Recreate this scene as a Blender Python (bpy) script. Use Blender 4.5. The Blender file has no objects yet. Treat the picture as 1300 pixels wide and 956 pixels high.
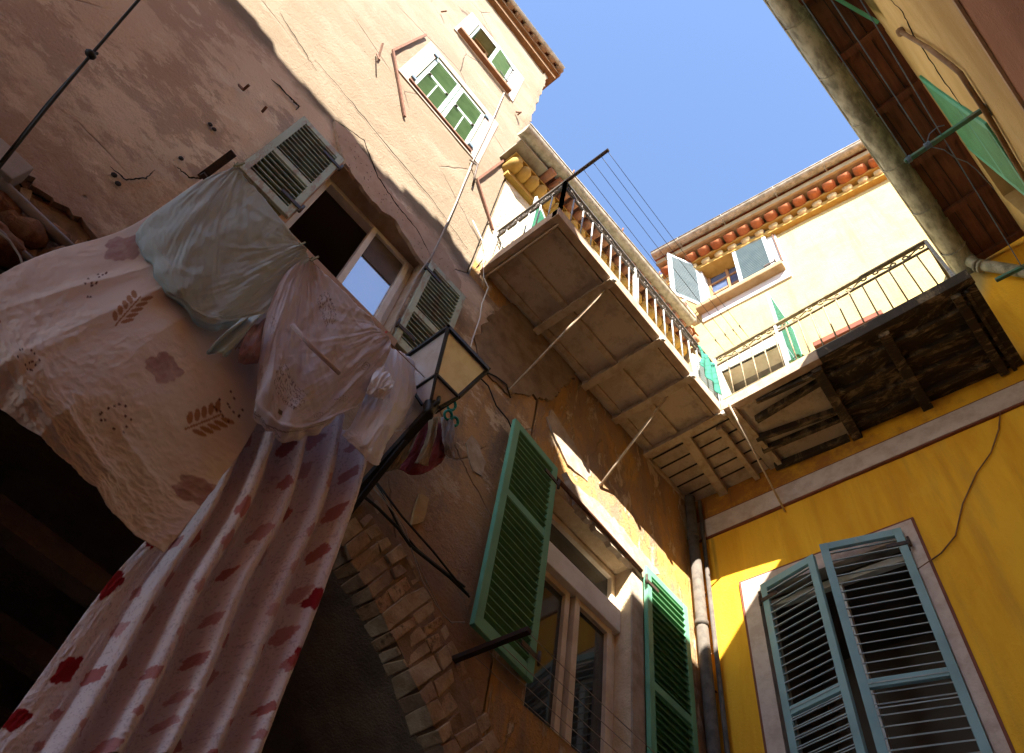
import bpy, math, random
import numpy as np
from mathutils import Vector
random.seed(7); RNG=np.random.RandomState(5)
R=math.radians
SC=bpy.context.scene; COL=SC.collection
# ------------------------------------------------------------------ camera (eye at origin, ground 1.6 m below)
FOC=1000.0; yaw,pitch,roll=R(-51.899),R(58.189),R(13.854)
W_=Vector((math.sin(yaw)*math.cos(pitch),math.cos(yaw)*math.cos(pitch),math.sin(pitch)))
r0=Vector((math.cos(yaw),-math.sin(yaw),0)); u0=r0.cross(W_)
RT=math.cos(roll)*r0+math.sin(roll)*u0; UP=-math.sin(roll)*r0+math.cos(roll)*u0
cd=bpy.data.cameras.new('camera'); cam=bpy.data.objects.new('camera',cd); COL.objects.link(cam); SC.camera=cam
from mathutils import Matrix
m=Matrix.Identity(4)
for i in range(3): m[i][0]=RT[i]; m[i][1]=UP[i]; m[i][2]=-W_[i]
cam.matrix_world=m
cd.sensor_width=36; cd.lens=36*FOC/1300; cd.shift_y=-45/1300; cd.clip_start=.02; cd.clip_end=2000
# ------------------------------------------------------------------ light
LD=Vector((-.835,.82,-1)).normalized()
w=bpy.data.worlds.new('World'); SC.world=w; w.use_nodes=True
nt=w.node_tree; sky=nt.nodes.new('ShaderNodeTexSky'); sky.sky_type='NISHITA'; sky.sun_disc=False
sky.sun_elevation=math.asin(-LD.z); sky.sun_rotation=math.atan2(-LD.x,-LD.y); sky.air_density=.6; sky.dust_density=0; sky.ozone_density=.35
bg=nt.nodes['Background']; bg.inputs[1].default_value=.05; nt.links.new(sky.outputs[0],bg.inputs[0])
sl=bpy.data.lights.new('sun','SUN'); sl.energy=2.0; sl.angle=R(.5); sl.color=(1,.93,.82)
so=bpy.data.objects.new('sun',sl); COL.objects.link(so); so.rotation_euler=LD.to_track_quat('-Z','Y').to_euler()
SC.view_settings.view_transform='Standard'; SC.view_settings.look='None'; SC.view_settings.exposure=3.7; SC.view_settings.gamma=1
try: SC.view_settings.use_curve_mapping=False
except: pass
SC.render.resolution_x=1024; SC.render.resolution_y=753
try: SC.cycles.diffuse_bounces=8; SC.cycles.max_bounces=12
except: pass
# ------------------------------------------------------------------ pixel -> world helpers (survey of the photograph)
def ray(x,y): return W_+(x-650)/FOC*RT-(y-433)/FOC*UP
TB=R(3.3)
nB=Vector((-math.sin(TB),math.cos(TB),0)); cB=nB.dot(Vector((-3,5.33,0)))
nD=Vector((-math.cos(TB),math.sin(TB),0)); cD=nD.dot(Vector((1.08,2.48,0)))
def A(x,y,n=0): d=ray(x,y); return d*((-3+n)/d.x)
def B(x,y,n=0): d=ray(x,y); return d*((cB-n)/d.dot(nB))
def D(x,y,n=0): d=ray(x,y); return d*((cD+n)/d.dot(nD))
def Zp(x,y,z): d=ray(x,y); return d*(z/d.z)
class Fr:
    def __init__(s,o,S,N,Z=Vector((0,0,1))): s.o=Vector(o);s.S=Vector(S).normalized();s.N=Vector(N).normalized();s.Z=Vector(Z).normalized()
    def p(s,a,n,z): return s.o+s.S*a+s.N*n+s.Z*z
    def sz(s,P): q=Vector(P)-s.o; return q.dot(s.S),q.dot(s.Z)
FA=Fr((-3,0,0),(0,1,0),(1,0,0))
FB=Fr((-3,5.33,0),(math.cos(TB),math.sin(TB),0),(math.sin(TB),-math.cos(TB),0))
FD=Fr((1.08,2.48,0),(math.sin(TB),math.cos(TB),0),nD)
FW=Fr((0,0,0),(1,0,0),(0,1,0))
# ------------------------------------------------------------------ mesh builder
class MB:
    def __init__(s): s.v=[]; s.f=[]; s.mi=[]; s.sm=[]; s.cm=0
    def add(s,vs,fs,smooth=False):
        b=len(s.v); s.v+= [tuple(v) for v in vs]
        for f in fs: s.f.append(tuple(b+i for i in f)); s.mi.append(s.cm); s.sm.append(smooth)
    def hexa(s,P):   # 8 pts: bottom 4 (ccw) then top 4
        s.add(P,[(3,2,1,0),(4,5,6,7),(0,1,5,4),(1,2,6,5),(2,3,7,6),(3,0,4,7)])
    def box(s,F,a0,a1,n0,n1,z0,z1,jit=0):
        P=[F.p(a,n,z) for z in (z0,z1) for a,n in ((a0,n0),(a1,n0),(a1,n1),(a0,n1))]
        if jit: P=[p+Vector([random.uniform(-jit,jit) for _ in range(3)]) for p in P]
        s.hexa(P)
    def bar(s,p,q,wd,ht,up=Vector((0,0,1))):
        p=Vector(p);q=Vector(q);d=(q-p).normalized(); a=d.cross(up)
        if a.length<1e-4: a=d.cross(Vector((1,0,0)))
        a.normalize(); b=a.cross(d).normalized(); P=[]
        for e in (p,q):
            P+= [e-a*wd/2-b*ht/2,e+a*wd/2-b*ht/2,e+a*wd/2+b*ht/2,e-a*wd/2+b*ht/2]
        s.hexa(P)
    def tube(s,pts,r,n=8,cap=True):
        pts=[Vector(p) for p in pts]; k=len(pts); ref=None; rings=[]
        for i,p in enumerate(pts):
            d=(pts[min(i+1,k-1)]-pts[max(i-1,0)]).normalized()
            if ref is None:
                ref=d.cross(Vector((0,0,1)))
                if ref.length<.05: ref=d.cross(Vector((1,0,0)))
            ref=(ref-d*ref.dot(d)).normalized(); b=d.cross(ref)
            rr=r[i] if hasattr(r,'__len__') else r
            rings.append([p+ref*rr*math.cos(2*math.pi*j/n)+b*rr*math.sin(2*math.pi*j/n) for j in range(n)])
        vs=[v for g in rings for v in g]; fs=[]
        for i in range(k-1):
            for j in range(n): fs.append((i*n+j,i*n+(j+1)%n,(i+1)*n+(j+1)%n,(i+1)*n+j))
        if cap: fs.append(tuple(range(n-1,-1,-1))); fs.append(tuple((k-1)*n+j for j in range(n)))
        s.add(vs,fs,True)
    def poly(s,pts,thick):   # flat polygon (list of Vector) extruded along vector thick
        n=len(pts); s.add(list(pts)+[p+thick for p in pts],[tuple(range(n-1,-1,-1)),tuple(range(n,2*n))]+[(i,(i+1)%n,n+(i+1)%n,n+i) for i in range(n)])
    def ball(s,c,r,sx=1,sy=1,sz=1,n=10):
        vs=[];fs=[]
        for i in range(n//2+1):
            t=math.pi*i/(n//2)
            for j in range(n): a=2*math.pi*j/n; vs.append(Vector(c)+Vector((r*sx*math.sin(t)*math.cos(a),r*sy*math.sin(t)*math.sin(a),r*sz*math.cos(t))))
        for i in range(n//2):
            for j in range(n): fs.append((i*n+j,(i+1)*n+j,(i+1)*n+(j+1)%n,i*n+(j+1)%n))
        s.add(vs,fs,True)
    def build(s,name,mat,parent=None,bevel=0):
        off=parent.matrix_world.translation if parent else Vector((0,0,0))
        if parent is not None:
            off=Vector(parent['_loc']) if '_loc' in parent else Vector((0,0,0))
        base=off if parent is not None else Vector((0,0,0))
        me=bpy.data.meshes.new(name); me.from_pydata([tuple(Vector(v)-base) for v in s.v],[],s.f)
        mats=mat if isinstance(mat,(list,tuple)) else [mat]
        for m_ in mats: me.materials.append(m_)
        me.polygons.foreach_set('material_index',s.mi); me.polygons.foreach_set('use_smooth',s.sm); me.update()
        o=bpy.data.objects.new(name,me); COL.objects.link(o)
        if parent is not None: o.parent=parent
        o['_loc']=tuple(base)
        if bevel:
            b=o.modifiers.new('bevel','BEVEL'); b.width=bevel; b.segments=2; b.limit_method='ANGLE'
        return o
ALL=[]
def thing(name,label,cat,loc=(0,0,0),group=None):
    o=bpy.data.objects.new(name,None); COL.objects.link(o); o.location=loc; o['_loc']=tuple(loc)
    o.empty_display_size=.1
    o['label']=label;o['category']=cat
    if group:o['group']=group
    return o
def tag(o,label,cat,group=None):
    o['label']=label;o['category']=cat
    if group:o['group']=group
    return o
# ------------------------------------------------------------------ materials
class NT:
    def __init__(s,name):
        s.m=bpy.data.materials.new(name); s.m.use_nodes=True; s.t=s.m.node_tree; s.b=s.t.nodes['Principled BSDF']
        tc=s.t.nodes.new('ShaderNodeNewGeometry'); s.pos=tc.outputs['Position']
    def n(s,ty,**k):
        x=s.t.nodes.new(ty)
        for a,v in k.items(): setattr(x,a,v)
        return x
    def l(s,a,b): s.t.links.new(a,b)
    def mp(s,sc,src=None,loc=(0,0,0)):
        x=s.n('ShaderNodeMapping'); x.inputs['Scale'].default_value=sc; x.inputs['Location'].default_value=loc; s.l(src or s.pos,x.inputs[0]); return x.outputs[0]
    def noise(s,scale,det=5,rough=.6,vec=None,dist=0):
        x=s.n('ShaderNodeTexNoise'); x.inputs['Scale'].default_value=scale; x.inputs['Detail'].default_value=det; x.inputs['Roughness'].default_value=rough; x.inputs['Distortion'].default_value=dist
        s.l(vec or s.pos,x.inputs['Vector']); return x.outputs[0]
    def voro(s,scale,feat='F1',vec=None,rnd=1):
        x=s.n('ShaderNodeTexVoronoi',feature=feat); x.inputs['Scale'].default_value=scale; x.inputs['Randomness'].default_value=rnd; s.l(vec or s.pos,x.inputs['Vector']); return x.outputs['Distance']
    def ramp(s,src,a,b,c0=(0,0,0,1),c1=(1,1,1,1)):
        x=s.n('ShaderNodeValToRGB'); x.color_ramp.elements[0].position=a; x.color_ramp.elements[1].position=b
        x.color_ramp.elements[0].color=c0;x.color_ramp.elements[1].color=c1; s.l(src,x.inputs[0]); return x.outputs[0]
    def mix(s,fac,a,b,mode='MIX'):
        x=s.n('ShaderNodeMix',data_type='RGBA',blend_type=mode)
        for v,i in ((fac,0),(a,6),(b,7)):
            if hasattr(v,'is_linked'): s.l(v,x.inputs[i])
            elif i==0: x.inputs[0].default_value=v
            else: x.inputs[i].default_value=(v[0],v[1],v[2],1)
        return x.outputs[2]
    def math(s,op,a,b=0,c=0):
        x=s.n('ShaderNodeMath',operation=op)
        for i,v in enumerate((a,b,c)):
            if hasattr(v,'is_linked'): s.l(v,x.inputs[i])
            else: x.inputs[i].default_value=v
        return x.outputs[0]
    def xyz(s,src=None):
        x=s.n('ShaderNodeSeparateXYZ'); s.l(src or s.pos,x.inputs[0]); return x.outputs
    def bump(s,h,dist=.01,st=1,prev=None):
        x=s.n('ShaderNodeBump'); x.inputs['Distance'].default_value=dist; x.inputs['Strength'].default_value=st; s.l(h,x.inputs['Height'])
        if prev: s.l(prev,x.inputs['Normal'])
        return x.outputs[0]
    def done(s,col,rough=.9,bump=None,metal=0,spec=.3):
        if hasattr(col,'is_linked'): s.l(col,s.b.inputs['Base Color'])
        else: s.b.inputs['Base Color'].default_value=(col[0],col[1],col[2],1)
        if hasattr(rough,'is_linked'): s.l(rough,s.b.inputs['Roughness'])
        else: s.b.inputs['Roughness'].default_value=rough
        s.b.inputs['Metallic'].default_value=metal; s.b.inputs['Specular IOR Level'].default_value=spec
        if bump: s.l(bump,s.b.inputs['Normal'])
        return s.m
def simple(name,c,c2=None,sc=6,rough=.8,bd=.003,metal=0,streak=(1,1,1),th=(.42,.62),fine=60,spec=.3):
    k=NT(name); c2=c2 or tuple(x*.7 for x in c); v=k.mp(streak)
    n=k.noise(sc,8,.65,v); col=k.mix(k.ramp(n,*th),c,c2); f=k.noise(fine,4,.6)
    col=k.mix(k.math('MULTIPLY',f,.25),col,tuple(x*.6 for x in c2))
    return k.done(col,rough,k.bump(k.mix(.5,n,f),bd,.8),metal,spec)
def sr(v): v/=255.; return v/12.92 if v<=.04045 else ((v+.055)/1.055)**2.4
# old pink / tan plaster of the left house
def m_wallA():
    k=NT('plaster_pink'); z=k.xyz()[2]
    strk=k.mp((1,.8,1.3)); n1=k.noise(1.25,10,.72,strk,.15); n2=k.noise(3.6,10,.74,strk,.1); n3=k.noise(38,5,.65); n4=k.noise(.45,4,.5)
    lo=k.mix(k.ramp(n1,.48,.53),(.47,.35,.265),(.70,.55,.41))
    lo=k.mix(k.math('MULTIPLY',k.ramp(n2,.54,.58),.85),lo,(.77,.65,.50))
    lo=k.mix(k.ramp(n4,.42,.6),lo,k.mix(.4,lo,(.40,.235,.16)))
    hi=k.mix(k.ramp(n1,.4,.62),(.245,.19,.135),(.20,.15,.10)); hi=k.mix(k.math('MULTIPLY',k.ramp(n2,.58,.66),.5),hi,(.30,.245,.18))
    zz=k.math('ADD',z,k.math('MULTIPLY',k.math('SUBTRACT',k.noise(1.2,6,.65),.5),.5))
    f=k.ramp(k.math('DIVIDE',zz,20),6.36/20,6.46/20)  # tone split set at the cast shadow's edge; sunlit upper plaster coloured darker
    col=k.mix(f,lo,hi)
    X_=k.xyz()[1]; yy=k.math('ADD',X_,k.math('MULTIPLY',k.math('SUBTRACT',n1,.5),2.2)); fy=k.ramp(k.math('DIVIDE',yy,10),.12,.17)
    fz=k.ramp(k.math('DIVIDE',k.math('ADD',z,k.math('MULTIPLY',n2,.8)),20),6.0/20,6.5/20,(1,1,1,1),(0,0,0,1))
    w1=k.noise(1.6,9,.72,k.mp((1,1.7,.7)),.3); br=k.mix(k.ramp(w1,.42,.56),(.27,.19,.13),(.46,.29,.14)); br=k.mix(k.ramp(n2,.53,.58),br,(.58,.46,.32)); br=k.mix(k.math('MULTIPLY',k.ramp(n2,.34,.44,(1,1,1,1),(0,0,0,1)),.6),br,(.20,.17,.15))
    col=k.mix(k.math('MULTIPLY',fy,fz),col,br)
    # brown mottling, stronger low down near the arch
    g=k.math('MULTIPLY',k.ramp(k.math('DIVIDE',zz,20),3.3/20,4.6/20,(1,1,1,1),(0,0,0,1)),k.ramp(n2,.35,.6))
    col=k.mix(g,col,(.30,.17,.10))
    # hairline cracks
    wv=k.mix(.12,k.pos,k.n('ShaderNodeTexNoise').outputs[1],'ADD')
    cr=k.ramp(k.voro(.55,'DISTANCE_TO_EDGE',wv),.0,.006,(1,1,1,1),(0,0,0,1))
    cm=k.math('MULTIPLY',cr,k.ramp(k.noise(.8,2,.5),.5,.6))
    col=k.mix(k.math('MULTIPLY',cm,.8),col,(.07,.045,.035))
    pits=k.ramp(k.voro(3.2),.0,.045,(1,1,1,1),(0,0,0,1)); pm=k.math('MULTIPLY',pits,k.ramp(k.noise(.6,2,.5),.52,.6))
    col=k.mix(k.math('MULTIPLY',pm,.8),col,(.05,.03,.025))
    b=k.bump(n3,.012,.9); b=k.bump(n2,.02,.6,b); b=k.bump(k.ramp(n1,.48,.53),.004,.5,b); b=k.bump(k.math('ADD',cm,pm),-.012,1,b)
    return k.done(col,.95,b,spec=.15)
def m_wallA2():
    k=NT('plaster_ochre_decayed'); z=k.xyz()[2]
    v=k.mp((1,1.7,.6)); n1=k.noise(1.5,9,.72,v,.7); n2=k.noise(3.6,9,.72,v,.4); n3=k.noise(34,5,.65); n4=k.noise(.8,5,.6)
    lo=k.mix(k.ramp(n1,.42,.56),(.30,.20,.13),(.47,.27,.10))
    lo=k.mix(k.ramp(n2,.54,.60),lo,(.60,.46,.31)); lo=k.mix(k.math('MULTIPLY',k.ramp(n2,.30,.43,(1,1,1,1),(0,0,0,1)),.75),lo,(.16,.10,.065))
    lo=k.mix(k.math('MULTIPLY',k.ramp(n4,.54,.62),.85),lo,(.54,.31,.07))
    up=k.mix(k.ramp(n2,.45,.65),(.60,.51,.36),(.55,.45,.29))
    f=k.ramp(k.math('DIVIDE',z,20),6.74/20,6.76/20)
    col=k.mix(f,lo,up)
    h=k.math('MULTIPLY',n3,1); b=k.bump(h,.012,.9)
    b=k.bump(k.ramp(n2,.53,.60),k.m and .014,.8,b); b=k.bump(n1,.03,.6,b)
    return k.done(col,.93,b,spec=.15)
def m_wallB():
    k=NT('plaster_yellow'); X=k.xyz(); z=X[2]
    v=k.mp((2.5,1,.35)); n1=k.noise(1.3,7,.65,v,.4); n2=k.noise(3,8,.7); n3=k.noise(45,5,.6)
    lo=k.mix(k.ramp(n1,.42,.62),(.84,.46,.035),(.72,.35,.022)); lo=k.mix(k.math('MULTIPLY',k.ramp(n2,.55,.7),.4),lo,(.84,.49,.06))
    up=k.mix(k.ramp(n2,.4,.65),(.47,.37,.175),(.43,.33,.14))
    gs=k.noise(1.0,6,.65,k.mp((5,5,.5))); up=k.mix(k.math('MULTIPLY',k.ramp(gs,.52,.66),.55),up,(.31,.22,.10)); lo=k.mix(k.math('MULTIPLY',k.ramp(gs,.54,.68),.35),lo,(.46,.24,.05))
    f=k.math('MULTIPLY',k.ramp(k.math('DIVIDE',z,20),6.79/20,6.80/20),k.ramp(k.math('DIVIDE',k.math('ADD',k.math('SUBTRACT',X[0],k.math('MINIMUM',k.math('MAXIMUM',k.math('MULTIPLY',k.math('SUBTRACT',z,7.7),.5),0),.5)),10),20),.5228,.5238,(1,1,1,1),(0,0,0,1)))  # one yellow paint: sunlit part coloured paler, shaded part deeper
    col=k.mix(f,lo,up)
    # orange-brown band and black streaks just under the balcony, near the corner
    band=k.math('MULTIPLY',k.ramp(k.math('DIVIDE',z,20),6.22/20,6.26/20),k.ramp(k.math('DIVIDE',z,20),6.78/20,6.80/20,(1,1,1,1),(0,0,0,1)))
    col=k.mix(k.math('MULTIPLY',band,k.ramp(k.math('ADD',k.math('MULTIPLY',n2,.6),k.math('MULTIPLY',k.math('DIVIDE',k.math('ADD',X[0],3),4),-.25)),.12,.28)),col,(.36,.15,.03))
    sv=k.mp((9,9,.45)); st=k.noise(1.0,5,.6,sv)
    sm=k.math('MULTIPLY',k.ramp(st,.56,.68),k.ramp(k.math('DIVIDE',k.math('ADD',X[0],10),20),.36,.42,(1,1,1,1),(0,0,0,1)))
    sm=k.math('MULTIPLY',sm,k.ramp(k.math('DIVIDE',z,20),4.9/20,6.2/20)); sm=k.math('MULTIPLY',sm,k.ramp(k.math('DIVIDE',z,20),6.7/20,6.8/20,(1,1,1,1),(0,0,0,1)))
    col=k.mix(k.math('MULTIPLY',sm,.75),col,(.10,.06,.03))
    b=k.bump(n3,.007,.8); b=k.bump(n1,.012,.5,b)
    return k.done(col,.93,b,spec=.15)
def m_wallD():
    k=NT('plaster_ochre'); X=k.xyz(); z=X[2]
    v=k.mp((1,.5,1.5)); n1=k.noise(1.6,8,.7,v,.5); n3=k.noise(40,5,.6); n2=k.noise(5,6,.6,v)
    hi=k.mix(k.ramp(n1,.4,.64),(.64,.47,.23),(.54,.37,.16)); hi=k.mix(k.math('MULTIPLY',k.ramp(n2,.55,.68),.4),hi,(.68,.55,.33))
    lo=k.mix(k.ramp(n1,.4,.6),(.42,.22,.155),(.36,.18,.12))
    col=k.mix(k.ramp(k.math('DIVIDE',z,20),5.12/20,5.14/20),lo,hi)
    return k.done(col,.93,k.bump(n1,.012,.6,k.bump(n3,.007,.9)),spec=.15)
def m_vcol(name,rough=.95,bd=.004,fine=90):
    k=NT(name); a=k.n('ShaderNodeVertexColor'); a.layer_name='Col'; n=k.noise(fine,4,.6); n2=k.noise(14,5,.6)
    m_=k.done(a.outputs[0],rough,k.bump(n,bd*.4,.6,k.bump(n2,bd,.7)),spec=.1)
    try:
        k.b.inputs['Sheen Weight'].default_value=.15
    except: pass
    # light comes softly through thin cotton
    tr=k.n('ShaderNodeBsdfTranslucent'); k.l(a.outputs[0],tr.inputs[0]); mx=k.n('ShaderNodeMixShader'); mx.inputs[0].default_value=.30
    out=[x for x in k.t.nodes if x.type=='OUTPUT_MATERIAL'][0]
    k.l(k.b.outputs[0],mx.inputs[1]); k.l(tr.outputs[0],mx.inputs[2]); k.l(mx.outputs[0],out.inputs[0])
    return m_
M={}
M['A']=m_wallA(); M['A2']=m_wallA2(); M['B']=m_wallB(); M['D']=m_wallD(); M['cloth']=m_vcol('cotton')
def m_wood_paint(name,c,chip=(.35,.30,.24),amt=(.60,.66)):
    k=NT(name); v=k.mp((1,1,.3)); n=k.noise(16,8,.7,v); n2=k.noise(3,4,.5); n3=k.noise(70,4,.6)
    col=k.mix(k.ramp(n2,.35,.7),c,tuple(x*.78 for x in c)); col=k.mix(k.ramp(n,*amt),col,chip)
    return k.done(col,.62,k.bump(k.ramp(n,*amt),-.002,.8,k.bump(n3,.002,.5)),spec=.3)
M['sh_olive']=m_wood_paint('paint_pale_green_chipped',(.46,.54,.43),(.36,.30,.22),(.50,.58))
M['sh_oliveD']=simple('paint_olive_louvre',(.34,.36,.22),(.26,.27,.15))
M['sh_green']=m_wood_paint('paint_mid_green',(.15,.40,.25),(.25,.32,.21),(.64,.72))
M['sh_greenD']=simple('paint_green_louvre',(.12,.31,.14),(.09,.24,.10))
M['sh_mint']=m_wood_paint('paint_pale_mint',(.42,.54,.46),(.55,.55,.45),(.66,.74))
M['sh_mintG']=simple('paint_leaf_green',(.17,.27,.12),(.13,.22,.09))
M['sh_blue']=m_wood_paint('paint_grey_blue',(.25,.41,.42),(.33,.37,.33),(.60,.70))
M['sh_blueD']=simple('paint_blue_louvre',(.42,.47,.46),(.32,.38,.38))
M['sh_white']=m_wood_paint('paint_white_blue',(.52,.59,.62),(.5,.5,.45),(.7,.78))
M['sh_sky']=simple('paint_pale_blue_louvre',(.25,.33,.36),(.2,.28,.31))
M['sh_teal']=m_wood_paint('paint_teal',(.10,.42,.31),(.3,.4,.3),(.7,.8))
M['white']=simple('white_paint',(.84,.83,.80),(.74,.72,.67))
M['trim']=simple('pale_stone_trim',(.62,.51,.43),(.48,.37,.30),7,.9,.006)
M['trimW']=simple('white_trim',(.58,.55,.51),(.5,.46,.42),3)
M['cream']=simple('cream_frame',(.80,.70,.54),(.64,.53,.37),5)
M['maroon']=simple('maroon_line',(.21,.07,.04),(.16,.055,.03))
M['metal']=simple('dark_iron',(.045,.04,.037),(.10,.06,.04),25,.6,.002,.3)
M['rail']=simple('weathered_rail',(.46,.46,.44),(.30,.28,.25),30,.6,.001,.3)
M['railD']=simple('dark_rail',(.07,.065,.06),(.13,.10,.08),30,.6,.001,.3)
M['railO']=simple('olive_rail',(.34,.27,.16),(.19,.145,.085),30,.6,.001,.2)
M['rust']=simple('rusty_iron',(.19,.085,.045),(.12,.05,.03),25,.85,.002)
M['conc']=simple('balcony_concrete',(.42,.33,.25),(.235,.18,.135),5,.95,.008)
M['concL']=simple('balcony_edge',(.50,.37,.26),(.38,.26,.17),7,.9,.006)
M['beam']=simple('painted_beam',(.52,.42,.31),(.38,.28,.18),12,.85,.004)
M['zinc']=simple('old_zinc',(.42,.40,.34),(.16,.15,.12),9,.7,.012,.1,(1,.45,1),th=(.40,.60))
M['gutterP']=simple('cream_gutter',(.42,.38,.30),(.24,.21,.15),12,.7,.004)
M['tile']=simple('terracotta',(.40,.13,.045),(.28,.09,.03),12,.85,.004)
M['tileY']=simple('painted_scallop',(.46,.29,.07),(.38,.23,.05),10,.85,.004)
M['stain']=None
M['darkwood']=None
M['glass']=None
k=NT('dark_glass'); M['glass']=k.done((.03,.035,.04),.04,None,0,.9)
k=NT('window_glass_bright'); M['glassB']=k.done((.60,.60,.62),.12,None,.6,1)  # pale half-metal base stands in for the sky's reflection
k=NT('frosted_glass'); n=k.noise(9,6,.7); M['frost']=k.done(k.mix(k.ramp(n,.42,.62),(.88,.85,.84),(.72,.65,.58)),.32,k.bump(n,.002,.4),0,.5)
k.b.inputs['Transmission Weight'].default_value=.55
k=NT('interior_dark'); M['int']=k.done((.03,.022,.018),.95)
k=NT('room_dim'); M['room']=k.done((.16,.125,.10),.95)
k=NT('eave_boards'); X=k.xyz(); v=k.mp((18,1.2,1)); n=k.noise(1.2,7,.7,v); w1=k.noise(3,5,.6)
col=k.mix(k.ramp(n,.35,.65),(.15,.05,.025),(.06,.02,.012)); col=k.mix(k.ramp(w1,.5,.7),col,(.15,.055,.025)); M['eave']=k.done(col,.8,k.bump(n,.006,.8))
k=NT('stained_soffit'); v=k.mp((1.6,5,1)); n=k.noise(1.6,9,.75,v,1.6); n2=k.noise(7,6,.7)
col=k.mix(k.ramp(n,.50,.58),(.05,.036,.024),(.26,.19,.11)); col=k.mix(k.ramp(n2,.35,.6),(.035,.026,.018),col); M['stain']=k.done(col,.9,k.bump(n,.02,.8))
k=NT('dirty_panel'); n=k.noise(6,9,.75); n2=k.noise(2.2,6,.7)
col=k.mix(k.ramp(n,.5,.62),(.50,.41,.32),(.38,.30,.22)); col=k.mix(k.math('MULTIPLY',k.ramp(n2,.55,.68),.6),col,(.20,.14,.10)); M['panel']=k.done(col,.95,k.bump(k.noise(40,4,.6),.006,.8,k.bump(n,.01,.5)))
k=NT('old_brick'); n=k.noise(5,8,.7); n2=k.noise(25,6,.7); n5=k.noise(1.6,3,.5)
col=k.mix(k.ramp(n,.4,.62),(.34,.19,.10),(.50,.34,.20)); col=k.mix(k.ramp(n2,.5,.65),col,(.14,.085,.05)); col=k.mix(k.math('MULTIPLY',k.ramp(n5,.45,.6),.6),col,(.40,.32,.24)); M['brick']=k.done(col,.95,k.bump(n2,.015,.9))
M['brick2']=simple('pale_brick',(.52,.40,.27),(.34,.23,.14),9,.95,.015); M['brick3']=simple('dark_brick',(.24,.15,.10),(.40,.27,.17),9,.95,.015)
M['mortar']=simple('mortar',(.30,.20,.13),(.20,.13,.08),9,.95,.015)
k=NT('rubble'); n=k.noise(3.5,8,.75); col=k.mix(k.ramp(n,.42,.6),(.13,.05,.022),(.26,.13,.065)); col=k.mix(k.ramp(k.noise(6,5,.6),.6,.68),col,(.33,.27,.22)); M['rubble']=k.done(col,.95,k.bump(n,.03,.9))
M['patch']=simple('old_white_render',(.48,.39,.30),(.35,.26,.18),7,.92,.012)
M['patchD']=None
k=NT('pecked_plaster'); n=k.noise(5,7,.7); vv=k.mp((1,1.6,.8)); p=k.ramp(k.voro(19,'F1',vv),.10,.19,(1,1,1,1),(0,0,0,1)); pm=k.math('MULTIPLY',p,k.ramp(k.noise(2.5,3,.5),.42,.5))
col=k.mix(k.ramp(n,.4,.65),(.50,.37,.28),(.42,.29,.21)); col=k.mix(k.math('MULTIPLY',pm,.8),col,(.22,.14,.10)); M['patchD']=k.done(col,.93,k.bump(pm,-.008,1,k.bump(n,.012,.7)),spec=.15)
M['cable']=simple('black_cable',(.02,.02,.02),(.03,.03,.03),10,.6)
M['wire']=simple('pale_wire',(.42,.36,.30),(.3,.25,.2),10,.7)
M['bluecord']=simple('blue_cord',(.12,.20,.33),(.2,.3,.42),30,.6)
M['conduit']=simple('grey_conduit',(.30,.26,.24),(.2,.17,.15),8,.6)
M['greenpole']=simple('green_pole',(.07,.26,.19),(.12,.16,.12),14,.6)
M['peg']=simple('wood_peg',(.30,.31,.20),(.25,.24,.14),20)
M['pegred']=simple('red_peg',(.5,.04,.05),(.4,.03,.03),20)
M['teal']=simple('teal_plastic',(.02,.36,.32),(.02,.3,.27),20,.4)
M['lampblack']=simple('lantern_black',(.018,.018,.018),(.03,.028,.026),20,.45)
M['timber']=simple('brown_timber',(.36,.19,.085),(.27,.13,.05),12,.7)
M['leaf']=simple('plant_leaf',(.06,.14,.03),(.10,.2,.04),10,.6)
M['dry']=simple('dry_vine',(.26,.14,.07),(.16,.08,.04),10,.9)
M['greenfab']=simple('green_fabric',(.02,.20,.13),(.015,.13,.09),8,.8)
M['pave']=simple('paving',(.25,.23,.2),(.18,.165,.15),3,.9,.01)
M['pot']=M['tile']
# ------------------------------------------------------------------ numpy noise
def vnoise(x,y,seed=0):
    xi=np.floor(x).astype(int); yi=np.floor(y).astype(int); xf=x-xi; yf=y-yi
    h=lambda a,b:((np.sin(a*127.1+b*311.7+seed*74.7)*43758.5453)%1)
    u=xf*xf*(3-2*xf); v=yf*yf*(3-2*yf)
    return (h(xi,yi)*(1-u)+h(xi+1,yi)*u)*(1-v)+(h(xi,yi+1)*(1-u)+h(xi+1,yi+1)*u)*v
def fbm(x,y,seed=0,o=4):
    t=0;a=.5
    for i in range(o): t=t+a*vnoise(x,y,seed+i); x=x*2.03; y=y*2.03; a*=.5
    return t
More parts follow.
